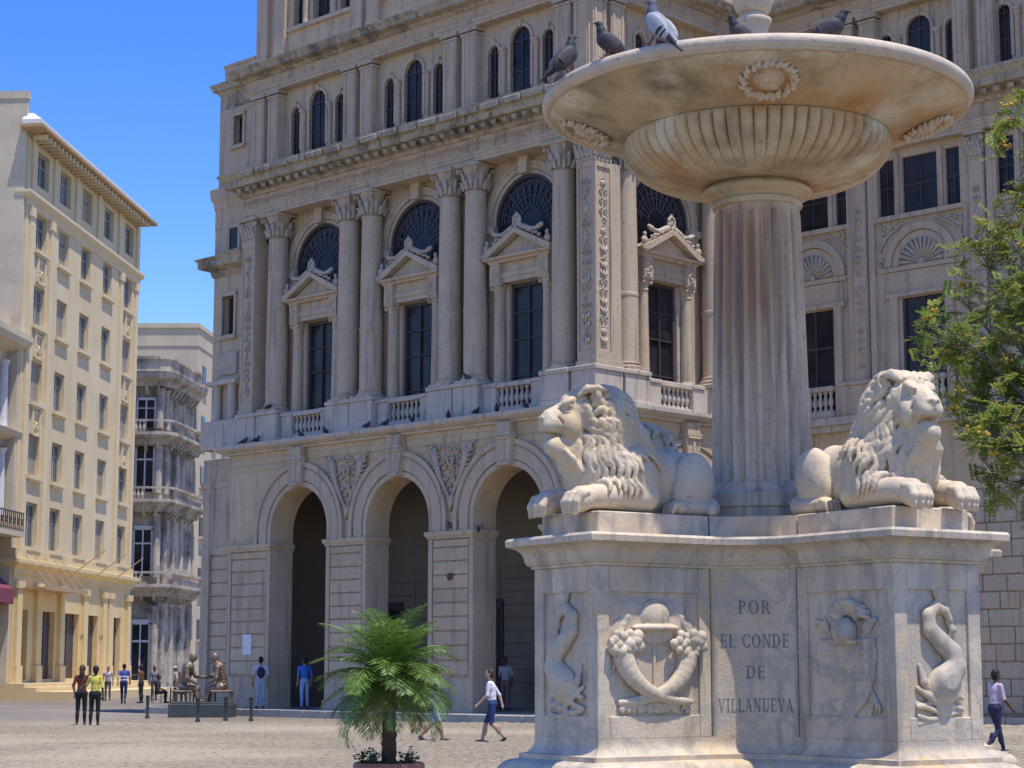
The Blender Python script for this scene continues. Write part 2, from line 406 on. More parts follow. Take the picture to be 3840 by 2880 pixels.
def np_mesh(name, V, Q, mats, smooth=False):
    me = bpy.data.meshes.new(name); k = Q.shape[1]
    me.vertices.add(len(V)); me.vertices.foreach_set('co', np.ascontiguousarray(V, np.float32).ravel())
    me.loops.add(Q.size); me.loops.foreach_set('vertex_index', np.ascontiguousarray(Q, np.int32).ravel())
    me.polygons.add(len(Q)); me.polygons.foreach_set('loop_start', np.arange(0, Q.size, k, dtype=np.int32))
    me.polygons.foreach_set('loop_total', np.full(len(Q), k, np.int32))
    for x in (mats if isinstance(mats, (list, tuple)) else [mats]): me.materials.append(M[x] if isinstance(x, str) else x)
    if smooth: me.polygons.foreach_set('use_smooth', np.ones(len(Q), bool))
    me.update(calc_edges=True); return me
M['door_grey'] = mat('grey_door', (.22, .24, .28), .6, (.17, .18, .21), 3)
M['white_paint'] = mat('white_board', (.72, .72, .74), .6, (.6, .6, .62), 6)
# ================================================================== the setting: plaza, cobbles, pavement
g = G(); S = 3000
n = g.av([(-S, -300, 0), (S, -300, 0), (S, S, 0), (-S, S, 0)]); g.af([(n, n + 1, n + 2, n + 3)])
plaza = tag(g.build('plaza_ground', 'ground'), kind='structure')
def cobbles():
    """domed setts in staggered rows over the part of the plaza that can be told apart"""
    px, py = .21, .145; V = []; Q = []
    rows = np.arange(29.5, 57.5, py); k = 0
    prof = [(0.5, 0.0), (0.46, .022), (0.30, .038)]
    for ri, y in enumerate(rows):
        x0 = -.285 * y - .5; x1 = .29 * y if y > 33 else .29 * y
        xs = np.arange(x0, x1, px) + (px / 2 if ri % 2 else 0)
        # leave the fountain's and planter's footprints alone: they stand nearer than this field
        jx = RNG.normal(0, .012, len(xs)); jy = RNG.normal(0, .008, len(xs)); jz = RNG.uniform(-.012, .014, len(xs)); sx = RNG.uniform(.82, .97, len(xs)); sy = RNG.uniform(.8, .95, len(xs))
        tx = RNG.normal(0, .04, len(xs)); ty = RNG.normal(0, .05, len(xs))
        P = np.zeros((len(xs), 12, 3))
        c = np.array([[-1, -1], [1, -1], [1, 1], [-1, 1]])
        for l, (r, z) in enumerate(prof):
            for q in range(4):
                P[:, l * 4 + q, 0] = xs + jx + c[q, 0] * r * px * sx; P[:, l * 4 + q, 1] = y + jy + c[q, 1] * r * py * sy
                P[:, l * 4 + q, 2] = .002 + (z + jz * (l > 0)) + (c[q, 0] * tx * r * px + c[q, 1] * ty * r * py) * (l > 0)
        base = k + np.arange(len(xs)) * 12
        f = []
        for l in range(2):
            for q in range(4): f.append([l * 4 + q, l * 4 + (q + 1) % 4, l * 4 + 4 + (q + 1) % 4, l * 4 + 4 + q])
        f.append([8, 9, 10, 11]); f = np.array(f)
        V.append(P.reshape(-1, 3)); Q.append((base[:, None, None] + f[None]).reshape(-1, 4)); k += len(xs) * 12
    me = np_mesh('cobble_setts', np.concatenate(V), np.concatenate(Q), 'cobble', True)
    o = put('cobble_setts', me, plaza); o['kind'] = 'stuff'; return o
cobbles()
# ================================================================== the stone exchange building
UA = Vector((-.71624, .69785)); ANG = math.atan2(UA.y, UA.x); K0 = Vector((2.591, 56.329, 0))
EX = empty('exchange_building', K0, ANG)
tag(EX, 'grand grey limestone palace with arcade, paired columns and arched windows behind the fountain', 'building')
ZG = .25
# pavement round it
pv = empty('pavement', K0, ANG); tag(pv, kind='structure')
KL = [(26, 1.05), (-1.15, 1.05), (-1.15, -6.95), (-34, -6.95)]
g = G(); g.prism_z([(20.6, .95), (-1.05, .95), (-1.05, -7.05), (-34, -7.05), (-34, -22), (20.6, -22)][::-1], 0.0, ZG - .004); g.build('slab_bed', 'pave', pv)
def kerb_run(p0, p1):
    d = Vector(p1) - Vector(p0); L = d.length; n_ = int(L / 1.1); st = L / n_; a = math.atan2(d.y, d.x)
    g = G(); g.cbox(.008, st - .008, -.17, .0, -.02, ZG, .02); me = g.mesh('kerb_stone', 'kerb')
    for i in range(n_):
        q = Vector(p0) + d * (i / n_); put('kerb_stone', me, pv, (q.x, q.y, random.uniform(-.008, .004)), a)
kerb_run((-1.15, 1.05), (20.85, 1.05)); kerb_run((20.77, 1.05), (20.77, -10)); kerb_run((-1.15, -6.95), (-1.15, 1.05)); kerb_run((-13.25, -6.95), (-1.15, -6.95))

CA = [3.82, 8.79, 13.75]; HO = 1.48
COURSE_Z = [1.37, 1.84, 2.30, 2.75, 3.19, 3.62, 4.05, 4.48, 4.91, 5.34, 5.60]
def frame_loc(fr, u, o, z=0):
    """place in the building's local axes for facade A (0), return B (1) or recessed wing C (2)"""
    if fr == 0: return (u, o, z), 0.0
    if fr == 1: return (-o, u, z), math.pi / 2
    return (u, o - 8.1, z), 0.0
def P(fr, name, me, u=0, o=0, z=0, parent=None):
    l, r = frame_loc(fr, u, o, z); return put(name, me, parent or EX, l, r)
def Mx(g, fr):
    g.T = Matrix.Translation((0, -8.1, 0)) if fr == 2 else (Matrix.Rotation(math.pi / 2, 4, 'Z') if fr == 1 else None); return g
course_cache = {}
def pier(fr, u0, u1, trimL=0.0, trimR=0.0):
    g = Mx(G(), fr); g.box(u0 + trimL, u1 - trimR, -1.0, -.07, ZG, 5.62)
    g.box(u0 + trimL, u1 - trimR, -.07, -.001, ZG + .02, 1.30); g.box(u0 + trimL * 1.1, u0 + .18, -.07, 0, 1.30, 5.60); g.box(u1 - .18, u1 - trimR, -.07, 0, 1.30, 5.60)
    g.box(u0 - .05 + trimL * 1.8, u1 + .05 - trimR * 1.8, -.09, .05, ZG, .55)
    po = g.build('pier', 'stone', EX)
    wd = round(u1 - u0 - .44, 3)
    for i in range(len(COURSE_Z) - 1):
        key = (wd, i)
        if key not in course_cache:
            q = G(); q.cbox(-wd / 2, wd / 2, -.075, -.002, COURSE_Z[i] + .022, COURSE_Z[i + 1] - .022, .016); course_cache[key] = q.mesh('stone_course', 'stone_pink')
        P(fr, 'stone_course', course_cache[key], (u0 + u1) / 2, random.uniform(-.008, .002), 0, po)
    g = Mx(G(), fr)
    pth = [(u0 - .001 + trimL, -1.02), (u0 - .001 + trimL, .002), (u1 + .001 - trimR, .002), (u1 + .001 - trimR, -1.02)][::-1]
    g.sweep(pth, [(-.3, 5.60), (.03, 5.61), (.03, 5.66), (.09, 5.72), (.10, 5.80), (.10, 5.84), (-.3, 5.845)]); g.build('impost', 'stone', EX)
for i, (a, b) in enumerate([(0, 2.34), (5.30, 7.31), (10.27, 12.27), (15.23, 17.57)]): pier(0, a, b)
pier(1, -2.57, -.06, 0, .02); pier(1, -8.05, -5.53)
# arcade walls above the piers
g = G(); BX = [.09, 6.305, 11.27, 17.56]
for i in range(3): g.wall_arch(BX[i], BX[i + 1], 5.842, 9.1, -1.0, -.08, CA[i], HO, 6.22)
g.build('arcade_wall', 'stone_tan', EX)
g = Mx(G(), 1); g.wall_arch(-8.09, -.10, 5.842, 9.1, -1.0, -.08, -4.05, HO, 6.22); g.build('arcade_wall', 'stone_tan', EX)
# archivolts, keystones
g = G(); g.ring(0, 6.22, 1.49, 1.66, -.3, -.005, n=36); g.ring(0, 6.22, 1.70, 2.08, -.085, .03, n=36); g.ring(0, 6.22, 2.08, 2.16, -.085, -.01, n=36); g.ring(0, 6.22, 2.16, 2.32, -.085, .07, n=36)
for sx in (-1, 1):
    for r0, r1, y1 in ((1.49, 1.66, -.005), (1.70, 2.08, .03), (2.16, 2.32, .07)): g.box(min(sx * r0, sx * r1), max(sx * r0, sx * r1), -.085 if r0 > 1.6 else -.3, y1, 5.846, 6.22)
me_av = g.mesh('archivolt', 'stone')
g = G(); g.prism([(-.24, 7.72), (.24, 7.72), (.36, 8.62), (-.36, 8.62)], -.05, .20); g.box(-.36, .36, -.05, .26, 8.62, 8.72); g.box(-.30, .30, -.05, .22, 8.72, 9.02); g.tube([(-.2, .2, 7.78), (.2, .2, 7.78)], .075, 8); g.tube([(-.3, .2, 8.56), (.3, .2, 8.56)], .07, 8)
g.box(-.07, .07, .18, .235, 7.85, 8.5)
me_key = g.mesh('keystone', 'stone')
for fr, u in ((0, CA[0]), (0, CA[1]), (0, CA[2]), (1, -4.05)): P(fr, 'archivolt', me_av, u); P(fr, 'keystone', me_key, u)
# carved spandrels: crossed horns with foliage
def spandrel():
    rr = random.Random(5); g = G()
    for s in (-1, 1):
        g.tube([(s * (.62 - .62 * t + .10 * math.sin(3 * t)), -.02 + .03 * math.sin(2 * t), 8.42 - 1.55 * t) for t in [i / 9 for i in range(10)]], [.12 - .09 * i / 9 for i in range(10)], 7)
        for i in range(7):
            a = rr.random() * 6.28; g.ell((s * (.66 + .09 * math.cos(a)), .02, 8.46 + .08 * math.sin(a)), (.075, .06, .075), 7, 4)
        for i in range(13):
            t = i / 12; g.tube([(s * (.95 - .82 * t) + rr.uniform(-.03, .03), -.05, 8.62 - 1.65 * t ** .8), (s * (.82 - .75 * t) + rr.uniform(-.04, .04), .04, 8.52 - 1.6 * t ** .8), (s * (.72 - .68 * t), -.03, 8.55 - 1.6 * t ** .8)], [.02, .045, .015], 5)
    for i in range(60):
        z = rr.uniform(7.1, 8.55); wx = .72 * (z - 6.75) / 1.9; x = rr.uniform(-wx, wx); a = rr.random() * 3.14
        g.ell((x, -.045, z), (rr.uniform(.04, .085), .055, rr.uniform(.03, .05)), 6, 4, Matrix.Rotation(a, 3, 'Y'))
    g.tube([(.16 * math.cos(a) * (1 - a / 14), .02, 8.05 + .2 * math.sin(a) * (1 - a / 14)) for a in [i * .5 for i in range(20)]], .035, 5)
    g.prism([(0, 6.45), (.16, 6.95), (-.16, 6.95)], -.08, .015)
    return g.mesh('spandrel_carving', 'carved', True)
me_sp = spandrel()
for u in (6.305, 11.27): P(0, 'spandrel_carving', me_sp, u, .02).scale = (1.22, 1, 1)
# thin course lines of the wall over the arches
for i in range(3):
    for z in (8.60, 8.85):
        for a, b in ((BX[i] + .02, CA[i] - .4), (CA[i] + .4, BX[i + 1] - .02)): G().cbox(a, b, -.081, -.055, z - .215, z, .008).build('wall_course', 'stone_tan', EX)
# storey ledge
g = G(); g.sweep([(17.8, -1.0), (17.8, .02), (-.02, .02), (-.02, -8.12)], [(-.5, 9.02), (.04, 9.03), (.05, 9.09), (.20, 9.14), (.30, 9.20), (.33, 9.24), (.33, 9.345), (-1.2, 9.36)]); g.build('storey_ledge', 'stone_white', EX)
# loggia behind the arches
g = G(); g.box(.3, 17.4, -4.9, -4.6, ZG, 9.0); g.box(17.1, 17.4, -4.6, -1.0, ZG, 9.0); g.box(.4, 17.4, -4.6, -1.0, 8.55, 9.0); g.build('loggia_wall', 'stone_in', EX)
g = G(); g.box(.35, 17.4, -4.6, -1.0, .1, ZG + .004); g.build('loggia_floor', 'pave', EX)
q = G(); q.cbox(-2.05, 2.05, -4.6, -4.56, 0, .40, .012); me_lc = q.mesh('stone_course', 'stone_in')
for i in range(4):
    for j in range(11): put('stone_course', me_lc, EX, (2.4 + 4.15 * i, 0, ZG + .02 + .43 * j))
for cx in CA:
    g = G(); g.box(-.95, .95, -4.57, -4.5, ZG + .01, 3.9); dr = g.build('door', 'wood_frame', EX, loc=(cx + .6, 0, 0))
    g = G(); g.box(-.8, -.08, -4.5, -4.47, 1.2, 3.6); g.box(.08, .8, -4.5, -4.47, 1.2, 3.6); g.build('pane', 'glass', dr)
# core masses: unseen filler boxes added behind the walls to block light
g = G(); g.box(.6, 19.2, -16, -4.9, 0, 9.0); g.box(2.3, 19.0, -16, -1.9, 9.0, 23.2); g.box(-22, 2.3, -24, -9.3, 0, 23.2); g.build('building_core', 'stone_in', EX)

# ---------------------------------------------------------------- main storey
def upper_wall(fr, x0, x1, cx, dy=0.0):
    g = Mx(G(), fr); y0, y1 = -1.4 + dy, -.95 + dy
    g.box(x0, cx - .72, y0, y1, 9.36, 14.4); g.box(cx + .72, x1, y0, y1, 9.36, 14.4); g.box(cx - .72, cx + .72, y0, y1 - .002, 13.55, 14.4)
    g.wall_arch(x0, x1, 14.4, 17.6, y0, y1, cx, 1.41, 15.6); g.build('upper_wall', 'stone_pink', EX)
for i, (a, b) in enumerate([(1.0, 6.305), (6.305, 11.27), (11.27, 16.6)]): upper_wall(0, a, b, CA[i])
upper_wall(1, -8.05, -.9, -4.1, -.2)
# lower window with frame, bars and pane
g = G(); g.box(-.72, -.62, -1.3, -1.16, 9.4, 13.55); g.box(.62, .72, -1.3, -1.16, 9.4, 13.55); g.box(-.62, .62, -1.3, -1.16, 13.43, 13.55); g.box(-.03, .03, -1.28, -1.18, 9.4, 13.43)
for z in (10.6, 11.75, 12.6): g.box(-.62, .62, -1.275, -1.2, z, z + .045)
me_wf = g.mesh('window', 'wood_frame'); g = G(); g.box(-.7, .7, -1.30, -1.26, 9.38, 13.5); me_wp = g.mesh('pane', 'glass')
# fanlight
g = G(); g.ring(0, 15.6, 1.31, 1.42, -1.32, -1.14, n=28); g.box(-1.42, -1.31, -1.32, -1.14, 14.42, 15.6); g.box(1.31, 1.42, -1.32, -1.14, 14.42, 15.6); me_ff = g.mesh('window', 'wood_frame')
g = G(); g.prism([(-1.4, 14.42), (1.4, 14.42), (1.4, 15.6)] + [(1.4 * math.cos(a), 15.6 + 1.4 * math.sin(a)) for a in [math.pi * i / 20 for i in range(1, 20)]] + [(-1.4, 15.6)], -1.30, -1.26); me_fp = g.mesh('pane', 'glass')
g = G()
for i in range(1, 12):
    a = math.pi * i / 12; g.tube([(.42 * math.cos(a), -1.22, 15.5 + .42 * math.sin(a)), (1.32 * math.cos(a), -1.22, 15.6 + 1.32 * math.sin(a))], .017, 4)
for i in range(12):
    a = math.pi * (i + .5) / 12; c = (1.02 * math.cos(a), 15.57 + 1.02 * math.sin(a))
    g.tube([(c[0] + .11 * math.cos(t), -1.21, c[1] + .15 * math.sin(t)) for t in [k * 6.283 / 8 for k in range(9)]], .013, 4)
for r in (.42, .78, 1.24): g.tube([(r * math.cos(math.pi * i / 16), -1.22, 15.55 + r * math.sin(math.pi * i / 16)) for i in range(17)], .016, 4)
me_tr = g.mesh('tracery', 'tracery')
g = G(); g.ring(0, 15.6, 1.41, 1.52, -1.0, -.90, n=30); g.ring(0, 15.6, 1.55, 1.72, -1.0, -.86, n=30); g.ring(0, 15.6, 1.72, 1.80, -1.0, -.82, n=30)
for sx in (-1, 1):
    for a, b, y in ((1.41, 1.52, -.90), (1.55, 1.72, -.86), (1.72, 1.80, -.82)): g.box(min(sx * a, sx * b), max(sx * a, sx * b), -1.0, y, 14.45, 15.6)
    g.box(min(sx * 1.36, sx * 1.95), max(sx * 1.36, sx * 1.95), -1.0, -.76, 15.28, 15.5)
g.prism([(-.16, 17.0), (.16, 17.0), (.22, 17.56), (-.22, 17.56)], -1.0, -.66)
me_ar = g.mesh('window_arch', 'stone')
# aedicule: half columns, entablature, pediment, crest
g = G()
for sx in (-1, 1):
    c = (sx * 1.05, -.74, 0)
    g.lathe([(.23, 10.36), (.24, 10.42), (.20, 10.5), (.195, 10.55), (.165, 13.15), (.19, 13.18), (.17, 13.24), (.22, 13.5)], 14, c)
    g.box(c[0] - .24, c[0] + .24, -.98, -.50, 13.50, 13.57)
    for s2 in (-1, 1): g.ell((c[0] + s2 * .17, -.56, 13.42), (.075, .06, .075), 8, 5)
    g.box(c[0] - .30, c[0] - sx * 0 + .30, -.95, -.86, 9.38, 13.56)
    g.box(c[0] - .21, c[0] + .21, -.96, -.48, 13.57, 14.22)
    for k in range(5): g.ell((c[0] + random.uniform(-.1, .1), -.47, 13.68 + .1 * k), (.08, .04, .06), 6, 4)
g.box(-.84, .84, -.96, -.62, 13.58, 13.74); g.box(-.84, .84, -.96, -.58, 13.74, 13.90); g.box(-.84, .84, -.96, -.64, 13.90, 14.22)
g.sweep([(-1.30, -.96), (-1.30, -.50), (1.30, -.50), (1.30, -.96)][::-1], [(-.45, 14.2), (.02, 14.21), (.05, 14.27), (.16, 14.31), (.18, 14.38), (-.45, 14.39)])
g.prism([(-1.2, 14.38), (1.2, 14.38), (0, 14.98)], -.96, -.56)
for sx in (-1, 1): g.prism([(sx * 1.5, 14.385), (sx * 1.5, 14.48), (0, 15.20), (0, 15.04), (sx * 1.22, 14.386)][::sx], -.96, -.30)
me_ae = g.mesh('aedicule', 'stone')
g = G()
g.tube([(.14 * math.cos(t), -.42, 15.42 + .19 * math.sin(t)) for t in [k * 6.283 / 14 for k in range(15)]], .055, 6); g.ell((0, -.44, 15.42), (.10, .06, .14), 8, 5); g.ell((0, -.42, 15.66), (.06, .05, .05), 6, 4)
for sx in (-1, 1):
    g.tube([(sx * (.15 + .95 * t), -.44, 15.26 - .12 * t - .12 * math.sin(3.1 * t) + .2 * max(0, t - .75)) for t in [i / 8 for i in range(9)]], [.09, .10, .10, .085, .07, .07, .075, .09, .06], 7)
    for k in range(7): g.ell((sx * (.22 + .13 * k), -.38, 15.16 - .055 * k + .03 * (k % 2)), (.085, .05, .05), 6, 4, Matrix.Rotation(sx * .6 * (k % 3 - 1), 3, 'Y'))
    g.ell((sx * 1.32, -.42, 14.68), (.13, .1, .15), 8, 5); g.ell((sx * 1.30, -.42, 14.88), (.07, .07, .09), 7, 4)
me_cr = g.mesh('crest', 'carved', True)
# balustrade
g = G(); g.lathe([(.075, 0), (.075, .05), (.05, .07), (.042, .12), (.085, .22), (.092, .28), (.06, .40), (.040, .50), (.055, .53), (.07, .56), (.07, .62)], 10); me_bal = autosmooth(g.mesh('baluster', 'stone_white'))
g = G(); g.cbox(-.80, .80, -.60, -.28, 10.20, 10.36, .02); g.cbox(-.80, .80, -.56, -.32, 9.37, 9.58, .015); me_rail = g.mesh('balustrade_rail', 'stone_white')
g = G(); g.cbox(-.27, .27, -1.0, -.26, 9.36, 10.24, .02); g.cbox(-.31, .31, -1.0, -.22, 10.24, 10.36, .02); g.box(-.29, .29, -1.0, -.235, 9.36, 9.5)
me_ap = g.mesh('aedicule_pedestal', 'stone_white')
def bay(fr, u, dy=0.0):
    w1 = P(fr, 'window', me_wf, u, dy + .23); put('pane', me_wp, w1)
    w2 = P(fr, 'window', me_ff, u, dy + .20); put('pane', me_fp, w2); put('tracery', me_tr, w2)
    P(fr, 'window_arch', me_ar, u, dy); P(fr, 'aedicule', me_ae, u, dy); P(fr, 'crest', me_cr, u, dy)
    P(fr, 'aedicule_pedestal', me_ap, u - 1.05, dy); P(fr, 'aedicule_pedestal', me_ap, u + 1.05, dy); P(fr, 'balustrade_rail', me_rail, u, dy)
    for k in range(7): P(fr, 'baluster', me_bal, u - .645 + .215 * k, -.44 + dy, 9.58)
for c in CA: bay(0, c)
bay(1, -4.1, -.2)
# column pedestals and columns
def capital():
    g = G(); g.lathe([(.335, 0), (.37, .02), (.335, .05), (.33, .25), (.36, .55), (.44, .78), (.46, .80)], 20)
    for row, (z0, hgt, rad, nn, ph) in enumerate([(.06, .30, .37, 8, 0), (.10, .52, .36, 8, math.pi / 8)]):
        for k in range(nn):
            a = 2 * math.pi * k / nn + ph; ca, sa = math.cos(a), math.sin(a)
            g.tube([(rad * ca, rad * sa, z0), ((rad + .05) * ca, (rad + .05) * sa, z0 + hgt * .5), ((rad + .10) * ca, (rad + .10) * sa, z0 + hgt * .85), ((rad + .17) * ca, (rad + .17) * sa, z0 + hgt * .82)], [.07, .075, .055, .03], 5)
    for k in range(4):
        a = math.pi / 4 + k * math.pi / 2; ca, sa = math.cos(a), math.sin(a)
        g.tube([(.42 * ca, .42 * sa, .55), (.50 * ca, .50 * sa, .72), (.60 * ca, .60 * sa, .74), (.60 * ca, .60 * sa, .64), (.54 * ca, .54 * sa, .63)], [.04, .05, .05, .045, .03], 6)
    g.cbox(-.50, .50, -.50, .50, .80, .90, .02)
    return autosmooth(g.mesh('capital', 'carved'), 50)
me_cap = capital()
g = G(); g.box(-.48, .48, -.48, .48, 0, .07); g.lathe([(.47, .07), (.48, .11), (.46, .15), (.41, .16), (.40, .20), (.43, .23), (.42, .26), (.385, .27), (.38, .31), (.385, 2.28), (.40, 2.30), (.40, 2.38), (.38, 2.40), (.365, 4.3), (.34, 6.10), (.36, 6.12), (.36, 6.16)], 28)
me_colm = autosmooth(g.mesh('column', 'stone'), 35)
g = G(); g.cbox(-.56, .56, -.62, .47, 9.36, 10.34, .02); g.cbox(-.61, .61, -.62, .52, 10.34, 10.48, .025); g.cbox(-.60, .60, -.62, .50, 9.36, 9.55, .02); me_ped = g.mesh('column_pedestal', 'stone_white')
def column(fr, u, o=-.5):
    P(fr, 'column_pedestal', me_ped, u, o); c = P(fr, 'column', me_colm, u, o, 10.48); put('capital', me_cap, c, (0, 0, 6.16))
for u in (1.90, 5.72, 6.89, 10.69, 11.85, 15.67): column(0, u)
for u in (-1.95, -6.25): column(1, u, -.68)
# podium wall between pedestals, end piers
g = G(); g.box(.32, 2.2, -1.3, -.30, 9.36, 10.3); g.box(5.0, 7.6, -1.3, -.30, 9.36, 10.3); g.box(10.0, 12.5, -1.3, -.30, 9.36, 10.3); g.box(15.4, 17.24, -1.3, -.30, 9.36, 10.3)
g.box(.5, 1.3, -3.0, -.9, 9.36, 10.3); g.box(.5, 1.4, -8, -5.3, 9.36, 10.3); g.build('podium', 'stone_white', EX)
def arabesque(h, wd, seed=1):
    """carved candelabrum strip"""
    rr = random.Random(seed); g = G(); z = .1
    while z < h - .25:
        k = rr.choice(['scroll', 'leaf', 'urn', 'scroll', 'bud'])
        if k == 'scroll':
            for s in (-1, 1): g.tube([(s * (wd * .22 + wd * .2 * math.cos(a) * (1 - a / 9)), .012, z + .16 + .12 * math.sin(a) * (1 - a / 9)) for a in [i * .7 for i in range(11)]], .02, 5)
            z += .30
        elif k == 'leaf':
            for s in (-1, 0, 1): g.tube([(0, .005, z), (s * wd * .25, .03, z + .12), (s * wd * .36, .01, z + .24)], [.02, .045, .01], 5)
            z += .26
        elif k == 'urn':
            g.ell((0, .0, z + .13), (wd * .3, .05, .11), 9, 5); g.ell((0, 0, z + .27), (wd * .18, .045, .04), 7, 4); z += .34
        else:
            for q in range(4): g.ell((rr.uniform(-.3, .3) * wd, .01, z + rr.uniform(.03, .2)), (.05, .035, .04), 6, 4)
            z += .22
        g.tube([(0, .0, z - .1), (0, .0, z + .05)], .018, 5)
    return g.mesh('relief_strip', 'carved', True)
me_rel = arabesque(5.4, .40, 3); me_relA = arabesque(5.4, .40, 8)
g = G(); g.box(.30, 1.02, -1.3, -.16, 10.5, 16.7); 
g.box(.30, .37, -.16, -.12, 10.9, 16.5); g.box(.95, 1.02, -.16, -.12, 10.9, 16.5); g.box(.30, 1.02, -.16, -.12, 10.62, 10.9); g.box(.30, 1.02, -.16, -.12, 16.5, 16.7)
g.box(.26, .30, -.19, -.121, 10.62, 16.7); g.box(.26, .30, -.86, -.79, 10.9, 16.5); g.box(.26, .30, -.86, -.19, 10.62, 10.9); g.box(.26, .30, -.86, -.19, 16.5, 16.7)
g.box(.22, 1.06, -1.32, -.08, 10.48, 10.62); g.build('corner_pilaster', 'stone', EX)
P(0, 'relief_strip', me_rel, .66, -.145, 11.0); P(1, 'relief_strip', me_relA, -.49, -.29, 11.0)
g = G(); g.box(16.55, 17.27, -1.3, -.16, 10.5, 16.7); g.box(16.55, 16.62, -.16, -.12, 10.9, 16.5); g.box(17.2, 17.27, -.16, -.12, 10.9, 16.5); g.box(16.55, 17.27, -.16, -.12, 10.62, 10.9); g.box(16.55, 17.27, -.16, -.12, 16.5, 16.7); g.box(16.5, 17.32, -1.3, -.08, 10.48, 10.62); g.build('corner_pilaster', 'stone', EX)
P(0, 'relief_strip', me_rel, 16.91, -.145, 11.0)
g = G(); g.cbox(.24, 1.22, -1.3, -.04, 9.36, 10.34, .02); g.cbox(.19, 1.28, -1.35, .0, 10.34, 10.48, .02); g.cbox(.2, 1.26, -1.34, -.01, 9.36, 9.55, .02); g.build('column_pedestal', 'stone_white', EX)
g = G(); g.cbox(16.3, 17.33, -1.3, -.04, 9.36, 10.34, .02); g.cbox(16.26, 17.38, -1.35, .0, 10.34, 10.48, .02); g.build('column_pedestal', 'stone_white', EX)
def pilaster_cap(x0, x1, y, fr=0):
    g = Mx(G(), fr); w_ = x1 - x0; g.box(x0 - .02, x1 + .02, y - .5, y + .03, 16.7, 16.78); g.box(x0, x1, y - .5, y, 16.78, 17.45)
    for k in range(4):
        u = x0 + w_ * (k + .5) / 4
        g.tube([(u, y, 16.8), (u, y + .06, 17.0), (u, y + .12, 17.08)], [.08, .085, .03], 5); g.tube([(u + w_ / 8, y, 16.85), (u + w_ / 8, y + .06, 17.2), (u + w_ / 8, y + .13, 17.26)], [.07, .08, .03], 5)
    for u in (x0, x1): g.ell((u, y + .04, 17.32), (.1, .08, .1), 8, 5)
    g.box(x0 - .10, x1 + .10, y - .5, y + .14, 17.45, 17.56); g.build('pilaster_capital', 'carved', EX)
pilaster_cap(.30, 1.02, -.14); pilaster_cap(16.55, 17.27, -.14); pilaster_cap(-.84, -.12, -.28, 1)
# entablature and main cornice
ENT = [(17.30, -1.2), (17.30, -.15), (.30, -.15), (.30, -7.95), (-24, -7.95)]
ENS = [(19.44, -3), (19.44, -.52), (17.2, -.52)]
g = G(); g.sweep(ENS, [(-.9, 17.55), (.0, 17.552), (.0, 18.3), (.03, 18.32), (.05, 18.6), (.13, 18.7), (.16, 19.1), (-.9, 19.22)]); g.build('end_entablature', 'stone', EX)
g = G(); g.sweep(ENT, [(-.9, 17.55), (.0, 17.552), (.0, 17.66), (.03, 17.67), (.03, 17.78), (.06, 17.79), (.07, 17.86), (-.9, 17.87)]); g.build('architrave', 'stone', EX)
g = G(); g.sweep(ENT, [(-.9, 17.865), (.0, 17.866), (.0, 18.33), (-.9, 18.335)]); g.build('frieze', 'stone_pink', EX)
g = G(); rr = random.Random(9)
x = .6
for k in range(95):
    x += .175; a = rr.random() * 3
    g.tube([(x + .06 * math.cos(t), -.14, 18.1 + .09 * math.sin(t) + .03 * math.sin(5 * x)) for t in [i * .8 for i in range(6)]], .024, 5)
    g.ell((x + .08, -.145, 17.98 + .2 * rr.random()), (.05, .035, .03), 6, 4, Matrix.Rotation(a, 3, 'Y'))
g.build('frieze_carving', 'stone_pink', EX, True)
g = G(); g.sweep(ENT, [(-.9, 18.33), (.02, 18.331), (.08, 18.36), (.10, 18.42), (.14, 18.44), (.14, 18.62), (.48, 18.66), (.52, 18.68), (.54, 18.72), (.54, 18.90), (.58, 18.94), (.68, 19.08), (.70, 19.10), (.70, 19.17), (-1.2, 19.24)]); g.build('cornice', 'stone_weather', EX)
g = G(); g.prism([(-.10, 18.46), (.10, 18.46), (.10, 18.64), (-.10, 18.64)], .10, .38); g.tube([(-.1, .38, 18.55), (.1, .38, 18.55)], .085, 7); me_mod = g.mesh('modillion', 'stone_weather')
for k in range(37): P(0, 'modillion', me_mod, .52 + .458 * k, -.15)
for k in range(17): P(1, 'modillion', me_mod, -.45 - .458 * k, -.30)
for k in range(24): P(2, 'modillion', me_mod, -.75 - .458 * k, .15)
rr = random.Random(21); q = G(); q.cbox(-.42, .42, -.10, .0, 0, .20, .03); me_cb = q.mesh('cornice_block', 'stone_weather')
for k in range(18): P(0, 'cornice_block', me_cb, .35 + .94 * k, .575 + rr.uniform(-.025, .012), 18.915 + rr.uniform(-.02, .02))
